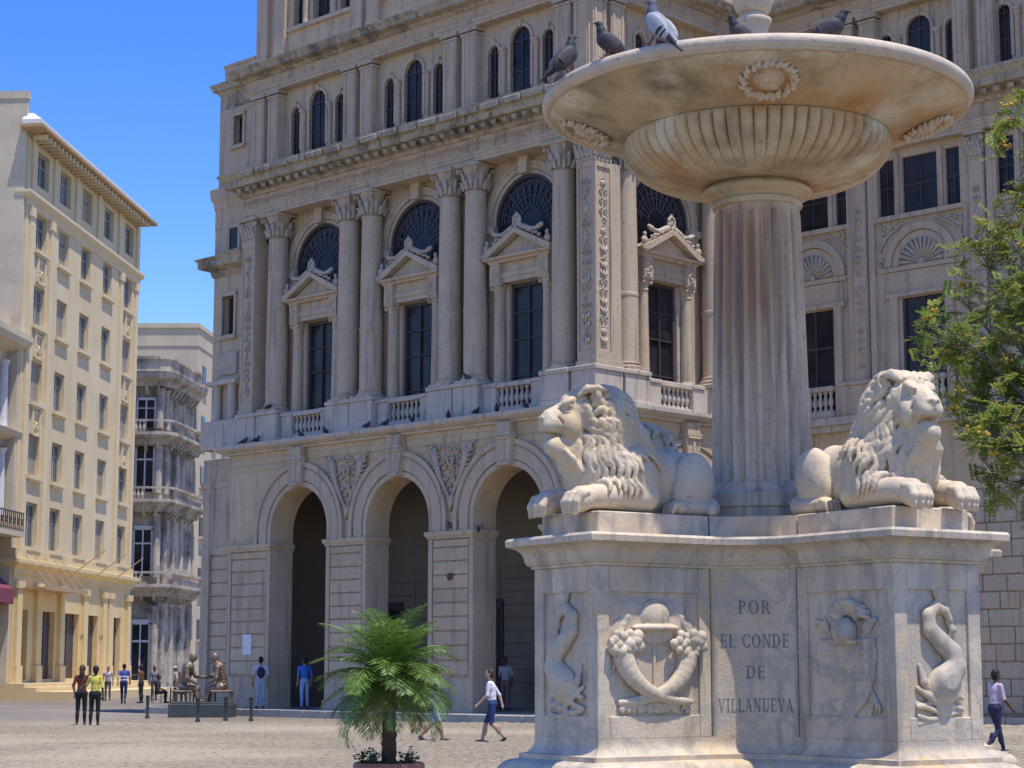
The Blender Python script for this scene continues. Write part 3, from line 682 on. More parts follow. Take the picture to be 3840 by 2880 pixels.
# ---------------------------------------------------------------- attic storey
def attic_bay(fr, u, x0, x1, y):
    g = Mx(G(), fr); zt = 22.12
    e = [(u - 1.2, .235, 21.15), (u, .44, 21.32), (u + 1.2, .235, 21.15)]; xs = [x0, u - .70, u + .70, x1]
    for (c, r, zs), a, b in zip(e, xs[:-1], xs[1:]): g.wall_arch(a, b, 19.2, zt, y - .5, y, c, r, zs, 12)
    g.build('attic_wall', 'stone', EX)
    g = Mx(G(), fr)
    for c, r, zs in e:
        g.ring(c, zs, r, r + .11, y - .05, y + .05, n=14)
        for s in (-1, 1): g.box(min(c + s * r, c + s * (r + .11)), max(c + s * r, c + s * (r + .11)), y - .05, y + .05, 19.75, zs)
        g.prism([(c - .06, zs + r - .02), (c + .06, zs + r - .02), (c + .09, zs + r + .2), (c - .09, zs + r + .2)], y - .05, y + .09)
    for s in (-1, 1): g.lathe([(.10, 19.6), (.09, 19.7), (.08, 20.95), (.11, 21.0), (.12, 21.1)], 10, (u + s * .72, y + .06, 0)); g.box(u + s * .72 - .13, u + s * .72 + .13, y - .05, y + .19, 21.1, 21.18)
    g.box(u - 1.6, u + 1.6, y - .05, y + .12, 19.42, 19.60)
    g.build('window_surround', 'stone', EX)
    for c, r, zs in e:
        g = Mx(G(), fr); g.prism([(c - r, 19.5), (c + r, 19.5), (c + r, zs)] + [(c + r * math.cos(a), zs + r * math.sin(a)) for a in [math.pi * i / 10 for i in range(1, 10)]] + [(c - r, zs)], y - .13, y - .09)
        wp = g.build('window', 'glass', EX)
        g = Mx(G(), fr); g.box(c - .02, c + .02, y - .09, y - .05, 19.5, zs + r - .02); g.box(c - r, c + r, y - .09, y - .055, zs - .02, zs + .03); g.box(c - r, c + r, y - .09, y - .055, 20.3, 20.34); g.build('window_bars', 'wood_frame', wp)
def attic_pil(fr, u, y, wd=.62):
    g = Mx(G(), fr); g.box(u - wd / 2, u + wd / 2, y - .4, y, 19.2, 21.95); g.box(u - wd / 2 - .05, u + wd / 2 + .05, y - .4, y + .05, 19.2, 19.45); g.box(u - wd / 2 - .04, u + wd / 2 + .04, y - .4, y + .04, 21.85, 21.93); g.box(u - wd / 2 - .08, u + wd / 2 + .08, y - .4, y + .08, 21.98, 22.11)
    for s in (-1, 1): g.box(u + s * wd * .32 - .05, u + s * wd * .32 + .05, y, y + .03, 19.6, 21.8)
    g.build('attic_pilaster', 'stone', EX)
AX = [.62, 6.305, 11.27, 17.2]
for i in range(3): attic_bay(0, CA[i], AX[i], AX[i + 1], -.62)
attic_bay(1, -4.1, -8.3, -.66, -.85)
for u in (.95, 1.72, 5.86, 6.74, 10.83, 11.71, 15.85, 16.7): attic_pil(0, u, -.28)
for u in (-.66, -1.5, -6.8, -7.6): attic_pil(1, u, -.52)
ATS = [(19.44, -3), (19.44, -.64), (17.3, -.64)]
ATT = [(17.45, -1.2), (17.45, -.26), (.52, -.26), (.52, -8.15), (-24, -8.15)]
g = G(); g.sweep(ATT, [(-.9, 22.10), (.02, 22.11), (.02, 22.22), (.05, 22.23), (.05, 22.34), (-.9, 22.345)]); g.build('architrave', 'stone', EX)
g = G(); g.sweep(ATT, [(-.9, 22.34), (.0, 22.341), (.0, 22.68), (-.9, 22.69)]); g.build('frieze', 'stone_pink', EX)
g = G(); g.sweep(ATT, [(-.9, 22.68), (.03, 22.682), (.10, 22.74), (.12, 22.80), (.38, 22.84), (.42, 22.86), (.42, 22.96), (.50, 23.06), (.50, 23.13), (-1.2, 23.2)]); g.build('attic_cornice', 'stone_weather', EX)
g = G(); g.sweep(ATS, [(-.9, 22.10), (.0, 22.11), (.0, 22.68), (.06, 22.74), (.08, 22.82), (.22, 22.86), (.24, 22.98), (.30, 23.06), (.30, 23.12), (-.9, 23.19)]); g.build('end_cornice', 'stone_weather', EX)
# upper storey
g = G(); y0, y1 = -1.1, -.70
def rect_wall(g, x0, x1, z0, z1, y0, y1, holes):
    xs = x0
    for a, b, c, d in sorted(holes):
        g.box(xs, a, y0, y1, z0, z1); g.box(a, b, y0, y1 - .001, z0, c); g.box(a, b, y0, y1 - .001, d, z1); xs = b
    g.box(xs, x1, y0, y1, z0, z1)
hol = []
for c in CA: hol += [(c - 1.55, c - 1.05, 24.45, 27.2), (c - .46, c + .46, 24.45, 27.2), (c + 1.05, c + 1.55, 24.45, 27.2)]
rect_wall(g, .6, 17.35, 23.18, 29, y0, y1, hol)
g.box(17.0, 17.35, -12, -1.1, 23.18, 29); g.box(.6, 1.0, -10, -1.12, 23.18, 29); g.box(-24, .58, -9.6, -8.9, 23.18, 29); g.build('upper_storey_wall', 'stone', EX)
g = G()
for c in CA:
    g.box(c - 1.75, c + 1.75, -.72, -.55, 24.28, 24.42)
    for s in (-1, 1): g.lathe([(.12, 24.42), (.10, 24.55), (.09, 27.1)], 10, (c + s * .76, -.62, 0))
for u in (.95, 2.0, 5.86, 6.74, 10.83, 11.71, 15.9, 16.9): g.box(u - .3, u + .3, -.74, -.52, 23.18, 28.6); g.box(u - .34, u + .34, -.74, -.48, 23.18, 23.6)
g.build('upper_storey_trim', 'stone', EX)
for c in CA:
    for d, hw in ((-1.3, .25), (0, .46), (1.3, .25)):
        g = G(); g.box(c + d - hw, c + d + hw, -1.0, -.96, 24.45, 27.2); wi = g.build('window', 'glass', EX)
        g = G(); g.box(c + d - .025, c + d + .025, -.96, -.92, 24.45, 27.2); g.box(c + d - hw, c + d + hw, -.96, -.925, 25.6, 25.66); g.build('window_bars', 'wood_frame', wi)
g = G(); g.sweep([(19.3, -3), (19.3, -.72), (17.45, -.72)], [(-.2, 23.15), (0, 23.15), (0, 23.75), (.05, 23.78), (.05, 23.88), (-.2, 23.9)]); g.build('parapet', 'stone', EX)
# ---------------------------------------------------------------- narrow end strip beyond the pavilion
g = G()
rect_wall(g, 17.26, 19.42, 9.4, 17.6, -1.2, -.52, [(18.15, 18.85, 13.6, 15.0)])
rect_wall(g, 17.22, 19.42, 19.2, 22.12, -1.2, -.62, [(17.98, 18.52, 20.7, 21.75)])
g.box(19.0, 19.42, -14, -1.2, 9.4, 22.1)
g.build('end_wall', 'stone', EX)
g = G(); g.box(17.6, 19.62, -14, -.40, ZG, 9.05); g.box(17.59, 19.72, -14, -.36, ZG, 1.3); g.box(17.585, 19.75, -14, -.33, 5.60, 5.86); g.box(17.585, 19.7, -14, -.35, 8.0, 8.2); g.box(19.0, 19.5, -.42, -.28, 1.3, 5.6); g.build('end_pier', 'stone', EX)
me_sb = G().cbox(-.78, .78, -.02, .03, 0, .44, .015).mesh('stone_block', 'stone')
for j in range(9): put('stone_block', me_sb, EX, (18.45, -.36, 1.32 + .47 * j))
g = G(); g.sweep([(19.44, -3), (19.44, -.52), (17.3, -.52)], [(-.3, 15.75), (.02, 15.76), (.08, 15.88), (.10, 16.0), (.40, 16.1), (.44, 16.16), (.44, 16.34), (.54, 16.46), (-.3, 16.6)]); g.build('end_cornice', 'stone_weather', EX)
for a, b, c, d in ((18.0, 18.5, 16.75, 17.5), (18.15, 18.85, 13.6, 15.0), (17.98, 18.52, 20.7, 21.75)):
    y = -.50 if d < 20 else -.60; g = G()
    g.box(a - .12, a, y - .1, y + .05, c - .1, d + .1); g.box(b, b + .12, y - .1, y + .05, c - .1, d + .1); g.box(a - .12, b + .12, y - .1, y + .06, d, d + .14); g.box(a - .18, b + .18, y - .1, y + .12, c - .2, c - .08); g.build('window_surround', 'stone', EX)
for a, b, c, d, y in ((18.15, 18.85, 13.6, 15.0, -.8), (17.98, 18.52, 20.7, 21.75, -.85), (18.0, 18.5, 16.75, 17.5, -.49)):
    g = G(); g.box(a, b, y - .03, y, c, d); g.build('window', 'glass', EX)
me_col3 = me_colm
g = G(); g.tube([(18.98, -.2, ZG), (18.98, -.2, 4.5), (18.98, -.2, 9.0)], .045, 8); g.build('downpipe', 'stone', EX)
g = G(); g.box(17.9, 18.9, -.55, -.44, 12.1, 12.9); g.box(17.7, 19.1, -.55, -.40, 11.85, 12.0); g.build('end_panel', 'carved', EX)
g = G(); g.cbox(17.4, 19.5, -.6, -.1, 9.36, 10.4, .02); g.lathe([(.2, 10.4), (.18, 10.6), (.16, 11.6), (.2, 11.7)], 12, (18.9, -.36, 0)); g.lathe([(.2, 10.4), (.18, 10.6), (.16, 11.6), (.2, 11.7)], 12, (18.0, -.36, 0)); g.box(17.6, 19.3, -.56, -.14, 11.7, 11.86); g.build('end_balcony', 'stone_white', EX)
# ---------------------------------------------------------------- recessed wing C
CC = [-1.75, -5.78, -9.95, -14.1]; CP = [-3.65, -7.85, -12.05, -16.3]
g = Mx(G(), 2); hol = []
for c in CC: hol += [(c - .75, c + .75, 9.4, 12.85)]
rect_wall(g, -18, -.0, 9.1, 15.46, -.7, -.20, hol)
hol = []
for c in CC: hol += [(c - 1.48, c - .92, 15.5, 17.27), (c - .62, c + .62, 15.5, 17.27), (c + .92, c + 1.48, 15.5, 17.27)]
rect_wall(g, -18, -.0, 15.46, 17.6, -.7, -.20, hol); g.build('wing_wall', 'stone', EX)
g = Mx(G(), 2); rect_wall(g, -18, -.02, ZG, 9.1, -.8, -.12, [(c - 1.1, c + 1.1, ZG + .02, 6.3) for c in CC]); g.build('wing_base_wall', 'stone_tan', EX)
def shell_bay(c):
    g = Mx(G(), 2); g.ring(c, 13.86, .80, 1.02, -.22, -.14, n=26); g.ring(c, 13.86, 1.05, 1.28, -.22, -.08, n=26)
    g.box(c - 1.5, c + 1.5, -.22, -.10, 13.70, 13.84); g.box(c - 1.15, c + 1.15, -.22, -.14, 13.0, 13.68); g.box(c - 1.25, c + 1.25, -.22, -.05, 12.88, 13.0); g.box(c - 1.62, c + 1.62, -.22, -.06, 15.32, 15.47)
    for s in (-1, 1):
        g.box(c + s * .98 - .14, c + s * .98 + .14, -.22, -.06, 9.4, 12.88)
    for x in (-1.55, -.77, .77, 1.55): g.box(c + x - .08, c + x + .08, -.25, -.10, 15.48, 17.35)
    g.build('window_surround', 'stone', EX)
    g = Mx(G(), 2)
    for k in range(13):
        a = math.pi * (k + .5) / 13; g.tube([(c + .12 * math.cos(a), -.17, 13.88 + .12 * math.sin(a)), (c + .45 * math.cos(a), -.20, 13.88 + .45 * math.sin(a)), (c + .78 * math.cos(a), -.13, 13.88 + .78 * math.sin(a))], [.02, .05, .08], 6)
    g.ell((c, -.15, 13.92), (.13, .08, .1), 8, 5); g.build('shell_relief', 'carved', EX, True)
    rr = random.Random(4)
    for s in (-1, 1):
        g = Mx(G(), 2)
        for k in range(34):
            x = rr.uniform(.55, 1.5); z = rr.uniform(13.95, 15.28)
            if x * x + (z - 13.86) ** 2 < 1.42 ** 2: continue
            g.ell((c + s * x, -.17, z), (rr.uniform(.05, .1), .07, rr.uniform(.035, .06)), 6, 4, Matrix.Rotation(rr.random() * 3, 3, 'Y'))
        g.tube([(c + s * (1.48 - .9 * t), -.15, 14.35 + .85 * math.sqrt(t)) for t in [i / 8 for i in range(9)]], .045, 5)
        g.build('spandrel_carving', 'carved', EX, True)
    g = Mx(G(), 2); g.box(c - .75, c + .75, -.36, -.32, 9.4, 12.85); wi = g.build('window', 'glass', EX)
    g = Mx(G(), 2); g.box(c - .03, c + .03, -.32, -.27, 9.4, 12.85); g.box(c - .75, c + .75, -.32, -.28, 11.6, 11.68); g.box(c - .75, c - .66, -.32, -.25, 9.4, 12.85); g.box(c + .66, c + .75, -.32, -.25, 9.4, 12.85); g.build('window_bars', 'wood_frame', wi)
    for a, b in ((-1.48, -.92), (-.62, .62), (.92, 1.48)):
        g = Mx(G(), 2); g.box(c + a, c + b, -.34, -.30, 15.5, 17.27); wi = g.build('window', 'glass', EX)
        g = Mx(G(), 2); m_ = (a + b) / 2; g.box(c + m_ - .02, c + m_ + .02, -.30, -.27, 15.5, 17.27); g.box(c + a, c + b, -.30, -.272, 16.35, 16.4); g.build('window_bars', 'wood_frame', wi)
    for k in range(8): P(2, 'baluster', me_bal, c - .70 + .2 * k, -.02, 9.58)
    g = Mx(G(), 2); g.cbox(c - .85, c + .85, -.16, .12, 10.20, 10.36, .02); g.cbox(c - .85, c + .85, -.14, .10, 9.37, 9.58, .015); g.build('balustrade_rail', 'stone_white', EX)
for c in CC[:3]: shell_bay(c)
rel_c = arabesque(2.6, .28, 11)
for u in CP[:3]:
    g = Mx(G(), 2); g.box(u - .24, u + .24, -.25, 0, 10.4, 16.9); g.box(u - .50, u - .30, -.25, -.08, 10.4, 17.5); g.box(u + .30, u + .50, -.25, -.08, 10.4, 17.5)
    g.cbox(u - .75, u + .75, -.3, .10, 9.36, 10.3, .02); g.cbox(u - .80, u + .80, -.3, .15, 10.3, 10.42, .02); g.build('wing_pilaster', 'stone', EX)
    pilaster_cap(u - .24, u + .24, .0, 2)
    g = Mx(G(), 2); g.tube([(u + .15 * math.cos(t), .01, 13.2 + .17 * math.sin(t)) for t in [k * 6.283 / 12 for k in range(13)]], .035, 5); g.ell((u, 0, 13.2), (.07, .04, .08), 7, 4); g.build('medallion', 'carved', EX, True)
    P(2, 'relief_strip', rel_c, u, .0, 10.6); P(2, 'relief_strip', rel_c, u, .0, 13.5)
g = Mx(G(), 2); g.box(-18, -.05, -.5, .25, 9.10, 9.34); g.box(-18, -.05, -.5, .1, 8.9, 9.1); g.build('storey_ledge', 'stone_white', EX)
for i, c in enumerate(CC[:3]): attic_bay(2, c, (CP[i] + 0), ([0 - .02] + CP)[i], -.42)
for u in CP[:3]: attic_pil(2, u - .42, -.1, .55); attic_pil(2, u + .42, -.1, .55)
# rusticated blocks of the wing's ground floor
bl = [G().cbox(-w_ / 2, w_ / 2, -.14, -.03 + .02 * (k % 2), .012, .488, .02).mesh('stone_block', 'stone' if k != 1 else 'stone_pink') for k, w_ in enumerate((.98, .62, .78))]
for j in range(13):
    u = -6.95 - (.0 if j % 2 else .2); k = j
    while u > -8.75:
        w_ = (.98, .62, .78)[k % 3]; P(2, 'stone_block', bl[k % 3], u - w_ / 2, random.uniform(-.02, .02), ZG + .05 + .5 * j); u -= w_ + .02; k += 1
    u = -11.15
    while u > -12.8:
        w_ = (.98, .62, .78)[k % 3]; P(2, 'stone_block', bl[k % 3], u - w_ / 2, random.uniform(-.02, .02), ZG + .05 + .5 * j); u -= w_ + .02; k += 1
for c in CC[1:3]:
    for j in range(9):
        for q in range(2): P(2, 'stone_block', bl[(j + q) % 3], c + .55 - 1.05 * q, -.55, ZG + 2.2 + .5 * j)
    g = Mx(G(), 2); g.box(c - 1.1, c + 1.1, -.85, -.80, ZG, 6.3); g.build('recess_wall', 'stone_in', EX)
    g = Mx(G(), 2); g.box(c - .95, c + .95, -.78, -.70, ZG + .01, 2.3); g.build('door', M['door_grey'], EX)
# small things fixed to the building
g = G(); g.box(16.15, 16.62, .0, .03, 2.05, 2.75); g.build('notice_board', M['white_paint'], EX)
g = G(); g.lathe([(.0, .02), (.12, .02), (.12, .0)], 16); o = g.build('round_plate', 'iron', EX, loc=(6.3, .012, 4.42), rot=(R(-90), 0, 0))
def lantern():
    g = G(); g.cm = 0; g.tube([(0, 0, .0), (0, .35, .05), (0, .45, -.1)], .02, 6); g.box(-.03, .03, -.02, .02, -.25, .25); g.lathe([(.04, -.55), (.10, -.5), (.15, -.15), (.16, -.13), (.05, -.02), (.02, .04)], 6, (0, .45, 0)); return g.mesh('wall_lantern', 'iron')
ml = lantern(); put('wall_lantern', ml, EX, (3.1, -4.55, 3.5)); put('wall_lantern', ml, EX, (5.15, -.25, 5.95), sc=.35)
# ================================================================== the cream hotel on the left
M['cream'] = mat('cream_stucco', (.67, .52, .305), .85, (.58, .445, .26), .5, (.67, .54, .345), .2, .46, .66, (.40, .32, .225), (1.2, 1.2, .10), .56, .80, None, bump=.01, bscale=8)
M['cream_trim'] = mat('cream_trim', (.70, .56, .345), .8, (.60, .475, .29), 1.0, bump=.006, bscale=10)
M['yellow_wall'] = mat('yellow_ground_floor', (.68, .52, .27), .8, (.58, .44, .23), .8, streak=(.42, .30, .15), slo=.6, shi=.85, bump=.008, bscale=8)
M['eave'] = mat('eave_timber', (.46, .31, .17), .8, (.36, .24, .13), 2)
M['blue_glass'] = mat('hotel_window_glass', (.045, .065, .068), .12, (.085, .11, .11), .9, spec=.5)
M['curtain'] = mat('curtained_glass', (.16, .17, .17), .2, (.09, .10, .105), 3, spec=.5)
M['shutter'] = mat('tan_shutter', (.34, .27, .18), .7, (.27, .21, .14), 4)
M['teal_frame'] = mat('pale_window_frame', (.36, .36, .33), .6, (.28, .28, .26), 3)
M['door_brown'] = mat('dark_door', (.055, .030, .028), .5, (.08, .045, .04), 3)
M['awning'] = mat('burgundy_awning', (.22, .05, .08), .8, (.17, .04, .06), 2)
M['grey_stucco'] = mat('grey_stucco', (.50, .44, .38), .88, (.40, .35, .31), .8, (.30, .27, .25), .5, .55, .75, bump=.01, bscale=8)
M['beige_wall'] = mat('beige_party_wall', (.60, .50, .36), .88, (.50, .42, .31), .9, (.44, .36, .27), .35, .5, .75, (.38, .31, .23), (.2, .2, 2.5), .6, .8, None, bump=.01, bscale=6)
M['ornate'] = mat('sooty_ornate_stone', (.56, .475, .375), .9, (.36, .30, .24), 1.2, (.16, .135, .115), .5, .46, .64, (.16, .13, .13), (1.5, 1.5, .2), .56, .74, (.5, .44, .38), 6, .02, 6)
M['tan_block'] = mat('pale_tan_wall', (.60, .49, .34), .9, (.50, .41, .29), .4, (.45, .36, .28), .15, .5, .7, (.38, .31, .25), (1, 1, .08), .6, .82, None, bump=.01, bscale=5)
M['white_frame'] = mat('white_joinery', (.66, .64, .62), .6, (.55, .53, .52), 3)
HU = Vector((.07597, .99711)); HT = empty('cream_hotel', (-25.1, 100, 0), math.atan2(-HU.y, -HU.x))
tag(HT, 'tall cream stucco hotel with deep bracketed eaves and rows of recessed windows', 'building')
WT = [1.15, 5.05, 9.2, 13.6, 18.1]; ROWS = [(26.85, 28.7), (23.4, 25.35), (19.4, 21.5), (15.35, 17.5), (11.5, 13.65), (7.8, 10.1)]
ZH = 1.0
def hz(g): return g
g = G()
def rowwall(z0, z1, wz0, wz1, hw):
    rect_wall(g, -20.35, 1.45, z0, z1, -.6, 0, [(-t - hw, -t + hw, wz0, wz1) for t in WT])
edges = [29.3, 26.3, 22.4, 18.4, 14.5, 10.8, 7.3]
for i, (a, b) in enumerate(ROWS): rowwall(edges[i + 1], edges[i], a, b, .90 if i else .95)
g.build('facade_wall', 'cream', HT)
g = G(); g.box(-20.3, 1.4, -14, -.62, 0, 29.2); g.build('building_core', 'stone_in', HT)
g = G(); g.box(1.40, 1.75, -9, -.05, 0, 31.0); g.box(1.35, 1.8, -9.1, .0, 31.0, 31.4); g.build('party_wall', 'beige_wall', HT)
g = G(); g.box(-20.4, -20.05, -9, -.3, 0, 29.2); g.build('side_wall', 'cream', HT)
wf = G(); wf.box(-.72, -.60, -.36, -.26, 0, 2.1); wf.box(.60, .72, -.36, -.26, 0, 2.1); wf.box(-.60, .60, -.36, -.26, 1.98, 2.1); wf.box(-.04, .04, -.35, -.27, 0, 1.98); wf.box(-.60, .60, -.35, -.28, 1.35, 1.42); mwf = wf.mesh('window', 'teal_frame')
wp = G(); wp.box(-.66, .66, -.34, -.31, .02, 2.05); mwp = wp.mesh('pane', 'blue_glass')
mwc = G().box(-.66, .66, -.34, -.31, .02, 2.05).mesh('pane', 'curtain')
mws = G().box(-.66, .66, -.34, -.28, .02, 2.05).mesh('pane', 'shutter')
sh = G(); sh.box(-1.1, 1.1, -.05, .20, -.22, -.02); sh.box(-.95, .95, -.05, .12, -.34, -.22); msl = sh.mesh('sill', 'cream_trim')
orn = G()
for s in (-1, 1):
    orn.tube([(s * (.22 + .22 * math.cos(a) * (1 - a / 9)), .03, -1.25 + .25 * math.sin(a) * (1 - a / 9)) for a in [i * .8 for i in range(10)]], .05, 5); orn.box(s * .62 - .12, s * .62 + .12, -.02, .12, -1.7, -.35)
orn.box(-.75, .75, -.02, .06, -.62, -.4); orn.ell((0, .02, -1.2), (.16, .1, .2), 8, 5); orn.box(-.6, .6, -.02, .08, -1.75, -1.62)
mor = orn.mesh('scroll_panel', 'cream_trim')
for i, (a, b) in enumerate(ROWS):
    for j, t in enumerate(WT):
        w1 = put('window', mwf, HT, (-t, .06, a), sc=(1.32 if i == 0 else 1.25, 1, (b - a) / 2.1)); put('pane', (mwp, mws, mwp, mwc, mwp, mwp, mws)[(i * 5 + j * 3) % 7], w1)
        if i: put('sill', msl, HT, (-t, 0, a))
        if j in (0, 4) and 1 <= i <= 3: put('scroll_panel', mor, HT, (-t, 0, a))
me_fs = G().box(-.28, .28, -.02, .14, 7.4, 24.9).box(-.36, .36, -.02, .2, 24.9, 25.4).mesh('facade_strip', 'cream_trim')
for t in (-.7, 2.7, 16.4, 19.8): put('facade_strip', me_fs, HT, (-t, 0, 0))
g = G(); g.sweep([(1.5, -.5), (1.5, 0), (-20.4, 0), (-20.4, -.5)], [(-.2, 25.4), (.06, 25.42), (.1, 25.7), (.25, 25.85), (.32, 26.0), (.32, 26.15), (-.2, 26.3)]); g.build('belt_course', 'cream_trim', HT)
me_fs = G().box(-.3, .3, -.02, .12, 26.3, 29.0).mesh('attic_pier', 'cream_trim')
for t in (-.6, 3.1, 7.1, 11.4, 15.85, 19.9): put('attic_pier', me_fs, HT, (-t, 0, 0))
g = G(); g.sweep([(1.3, -.2), (1.3, .0), (-19.9, 0), (-19.9, -1.5)], [(-.5, 29.05), (.1, 29.06), (.1, 29.2), (.92, 29.3), (1.02, 29.34), (1.02, 29.5), (-.5, 29.75)]); g.build('eave', 'eave', HT)
mb = G().box(-.11, .11, .1, .85, 28.96, 29.22).mesh('eave_bracket', 'cream_trim')
for k in range(31): put('eave_bracket', mb, HT, (1.0 - .68 * k, 0, 0))
g = G(); g.sweep([(1.2, -.2), (1.2, .0), (-19.6, 0)], [(.2, 29.66), (.85, 29.56), (.85, 29.80), (.2, 30.3)]); g.build('roof_edge', 'white_frame', HT)
# ground floor
doors = [(-.35, 1.0), (3.4, 5.5), (7.1, 9.9), (11.4, 13.6), (16.9, 18.4)]
g = G(); rect_wall(g, -20.35, 1.45, ZH - .4, 6.65, -.6, .05, [(-b, -a, ZH, 4.55) for a, b in doors]); g.build('ground_floor_wall', 'yellow_wall', HT)
g = G(); g.sweep([(1.55, -.5), (1.55, .05), (-20.45, .05), (-20.45, -.5)], [(-.2, 6.3), (.08, 6.32), (.1, 6.6), (.3, 6.72), (.42, 6.85), (.42, 7.05), (.1, 7.12), (.1, 7.6), (-.2, 7.62)]); g.build('ground_cornice', 'yellow_wall', HT)
me_fs = G().box(-.38, .38, 0, .26, ZH - .4, 5.6).box(-.48, .48, 0, .34, 5.6, 5.95).box(-.46, .46, 0, .34, ZH - .4, 1.7).mesh('ground_pilaster', 'yellow_wall')
for t in (-.9, 2.3, 6.3, 10.6, 14.4, 15.6, 19.6): put('ground_pilaster', me_fs, HT, (-t, 0, 0))
for a, b in doors:
    g = G(); g.prism([(-b, ZH), (-a, ZH), (-a, 4.6), (-(a * .8 + b * .2), 4.9), (-(a + b) / 2, 5.0), (-(a * .2 + b * .8), 4.9), (-b, 4.6)], -.35, .06 if False else -.25); d = g.build('door', 'door_brown', HT)
    g = G(); m_ = -(a + b) / 2; g.box(m_ - .05, m_ + .05, -.25, -.2, ZH, 4.6); g.box(-b, -a, -.25, -.2, 3.7, 3.85); g.box(-b + .15, m_ - .15, -.25, -.235, 1.9, 3.6); g.box(m_ + .15, -a - .15, -.25, -.235, 1.9, 3.6); g.build('door_panel', 'wood_frame', d)
g = G(); g.box(-20.4, 3, .05, 1.3, 0, .82); g.box(-20.4, 3, 1.3, 1.9, 0, .62); g.box(-20.4, 3, 1.9, 4.2, 0, .42); g.build('entrance_steps', 'yellow_wall', HT)
g = G(); g.box(-6.4, .6, .1, 1.5, 5.58, 5.66); g.box(-6.5, .7, 1.45, 1.55, 5.52, 5.74)
for t in (0, 1.6, 3.2, 4.8, 6.2): g.tube([(-t, .1, 7.4), (-t, 1.45, 5.7)], .025, 5)
g.build('entrance_canopy', 'eave', HT)
mp_ = G().tube([(0, .1, 6.0), (0, 2.7, 7.9)], .03, 6).mesh('flagpole', 'eave')
for t in (5.6, 9.6, 13.4): put('flagpole', mp_, HT, (-t, 0, 0))
# ================================================================== neighbour at the left edge
NB = empty('corner_house', (-26.2, 100.08, 0), math.atan2(-HU.y, -HU.x))
tag(NB, 'grey stucco house with iron balcony and burgundy awning cut by the left edge', 'building')
g = G(); rect_wall(g, 1.9, 12, 6.4, 18.0, -2, .35, [(2.7, 4.0, 9.4, 12.2), (5.4, 6.7, 9.4, 12.2), (2.7, 4.0, 14.4, 16.6), (5.4, 6.7, 14.4, 16.6)]); g.box(1.9, 12, -8, -2, 0, 18); g.build('wall', 'grey_stucco', NB)
g = G(); g.sweep([(12, .35), (1.85, .35), (1.85, -2)], [(-.2, 17.0), (.1, 17.05), (.2, 17.5), (1.0, 17.9), (1.15, 18.2), (1.15, 18.5), (.3, 18.75), (.3, 19.4), (-.2, 19.5)]); g.build('cornice', 'tan_block', NB)
g = G(); g.sweep([(12, .35), (1.85, .35), (1.85, -2)], [(-.2, 12.7), (.1, 12.72), (.2, 13.0), (.75, 13.25), (.85, 13.5), (-.2, 13.7)]); g.build('string_course', 'tan_block', NB)
for z in (13.7, 9.2):
    me_hc = G().lathe([(.3, z), (.26, z + .3), (.22, z + 3.1), (.34, z + 3.4)], 12).mesh('half_column', 'white_frame')
    for x in (2.2, 4.7, 7.2): put('half_column', me_hc, NB, (x, .5, 0))
for x0, x1, z0, z1 in ((2.7, 4.0, 9.4, 12.2), (5.4, 6.7, 9.4, 12.2), (2.7, 4.0, 14.4, 16.6), (5.4, 6.7, 14.4, 16.6)):
    g = G(); g.box(x0, x1, -.1, -.05, z0, z1); wi = g.build('window', 'glass', NB); g = G(); g.box((x0 + x1) / 2 - .05, (x0 + x1) / 2 + .05, -.05, 0, z0, z1); g.box(x0, x1, -.05, -.01, z1 - .8, z1 - .72); g.build('window_bars', 'white_frame', wi)
g = G(); g.box(1.7, 12, .2, 1.7, 8.1, 8.35); bo = g.build('balcony', 'tan_block', NB)
g = G(); g.box(1.72, 12, 1.62, 1.68, 9.25, 9.33); g.box(1.72, 12, 1.62, 1.68, 8.45, 8.5)
for k in range(34): g.box(1.75 + .3 * k, 1.79 + .3 * k, 1.63, 1.67, 8.35, 9.3)
for k in range(17): g.tube([(1.95 + .6 * k + .12 * math.cos(a), 1.65, 8.85 + .16 * math.sin(a)) for a in [i * 1.05 for i in range(7)]], .03, 4)
g.build('railing', 'iron', bo)
g = G(); g.prism_z([(1.9, .35), (1.9, 1.35), (12, 1.35), (12, .35)][::-1], 4.75, 4.8); n = g.av([(1.9, .35, 6.3), (12, .35, 6.3), (12, 1.35, 5.5), (1.9, 1.35, 5.5), (1.9, 1.35, 4.75), (12, 1.35, 4.75), (1.9, .35, 4.76)]); g.af([(n, n + 3, n + 2, n + 1), (n + 3, n + 4, n + 5, n + 2), (n, n + 6, n + 4, n + 3)]); g.build('awning', 'awning', NB)
g = G(); rect_wall(g, 1.9, 12, 0, 6.4, -2, .3, [(3.0, 5.5, .6, 4.4)]); g.box(1.85, 2.75, .3, .55, 0, 4.6); g.build('ground_floor_wall', 'grey_stucco', NB)
g = G(); g.box(3.0, 5.5, -.4, -.3, .6, 4.4); g.build('door', 'door_brown', NB)
H2_ = math.pi / 2
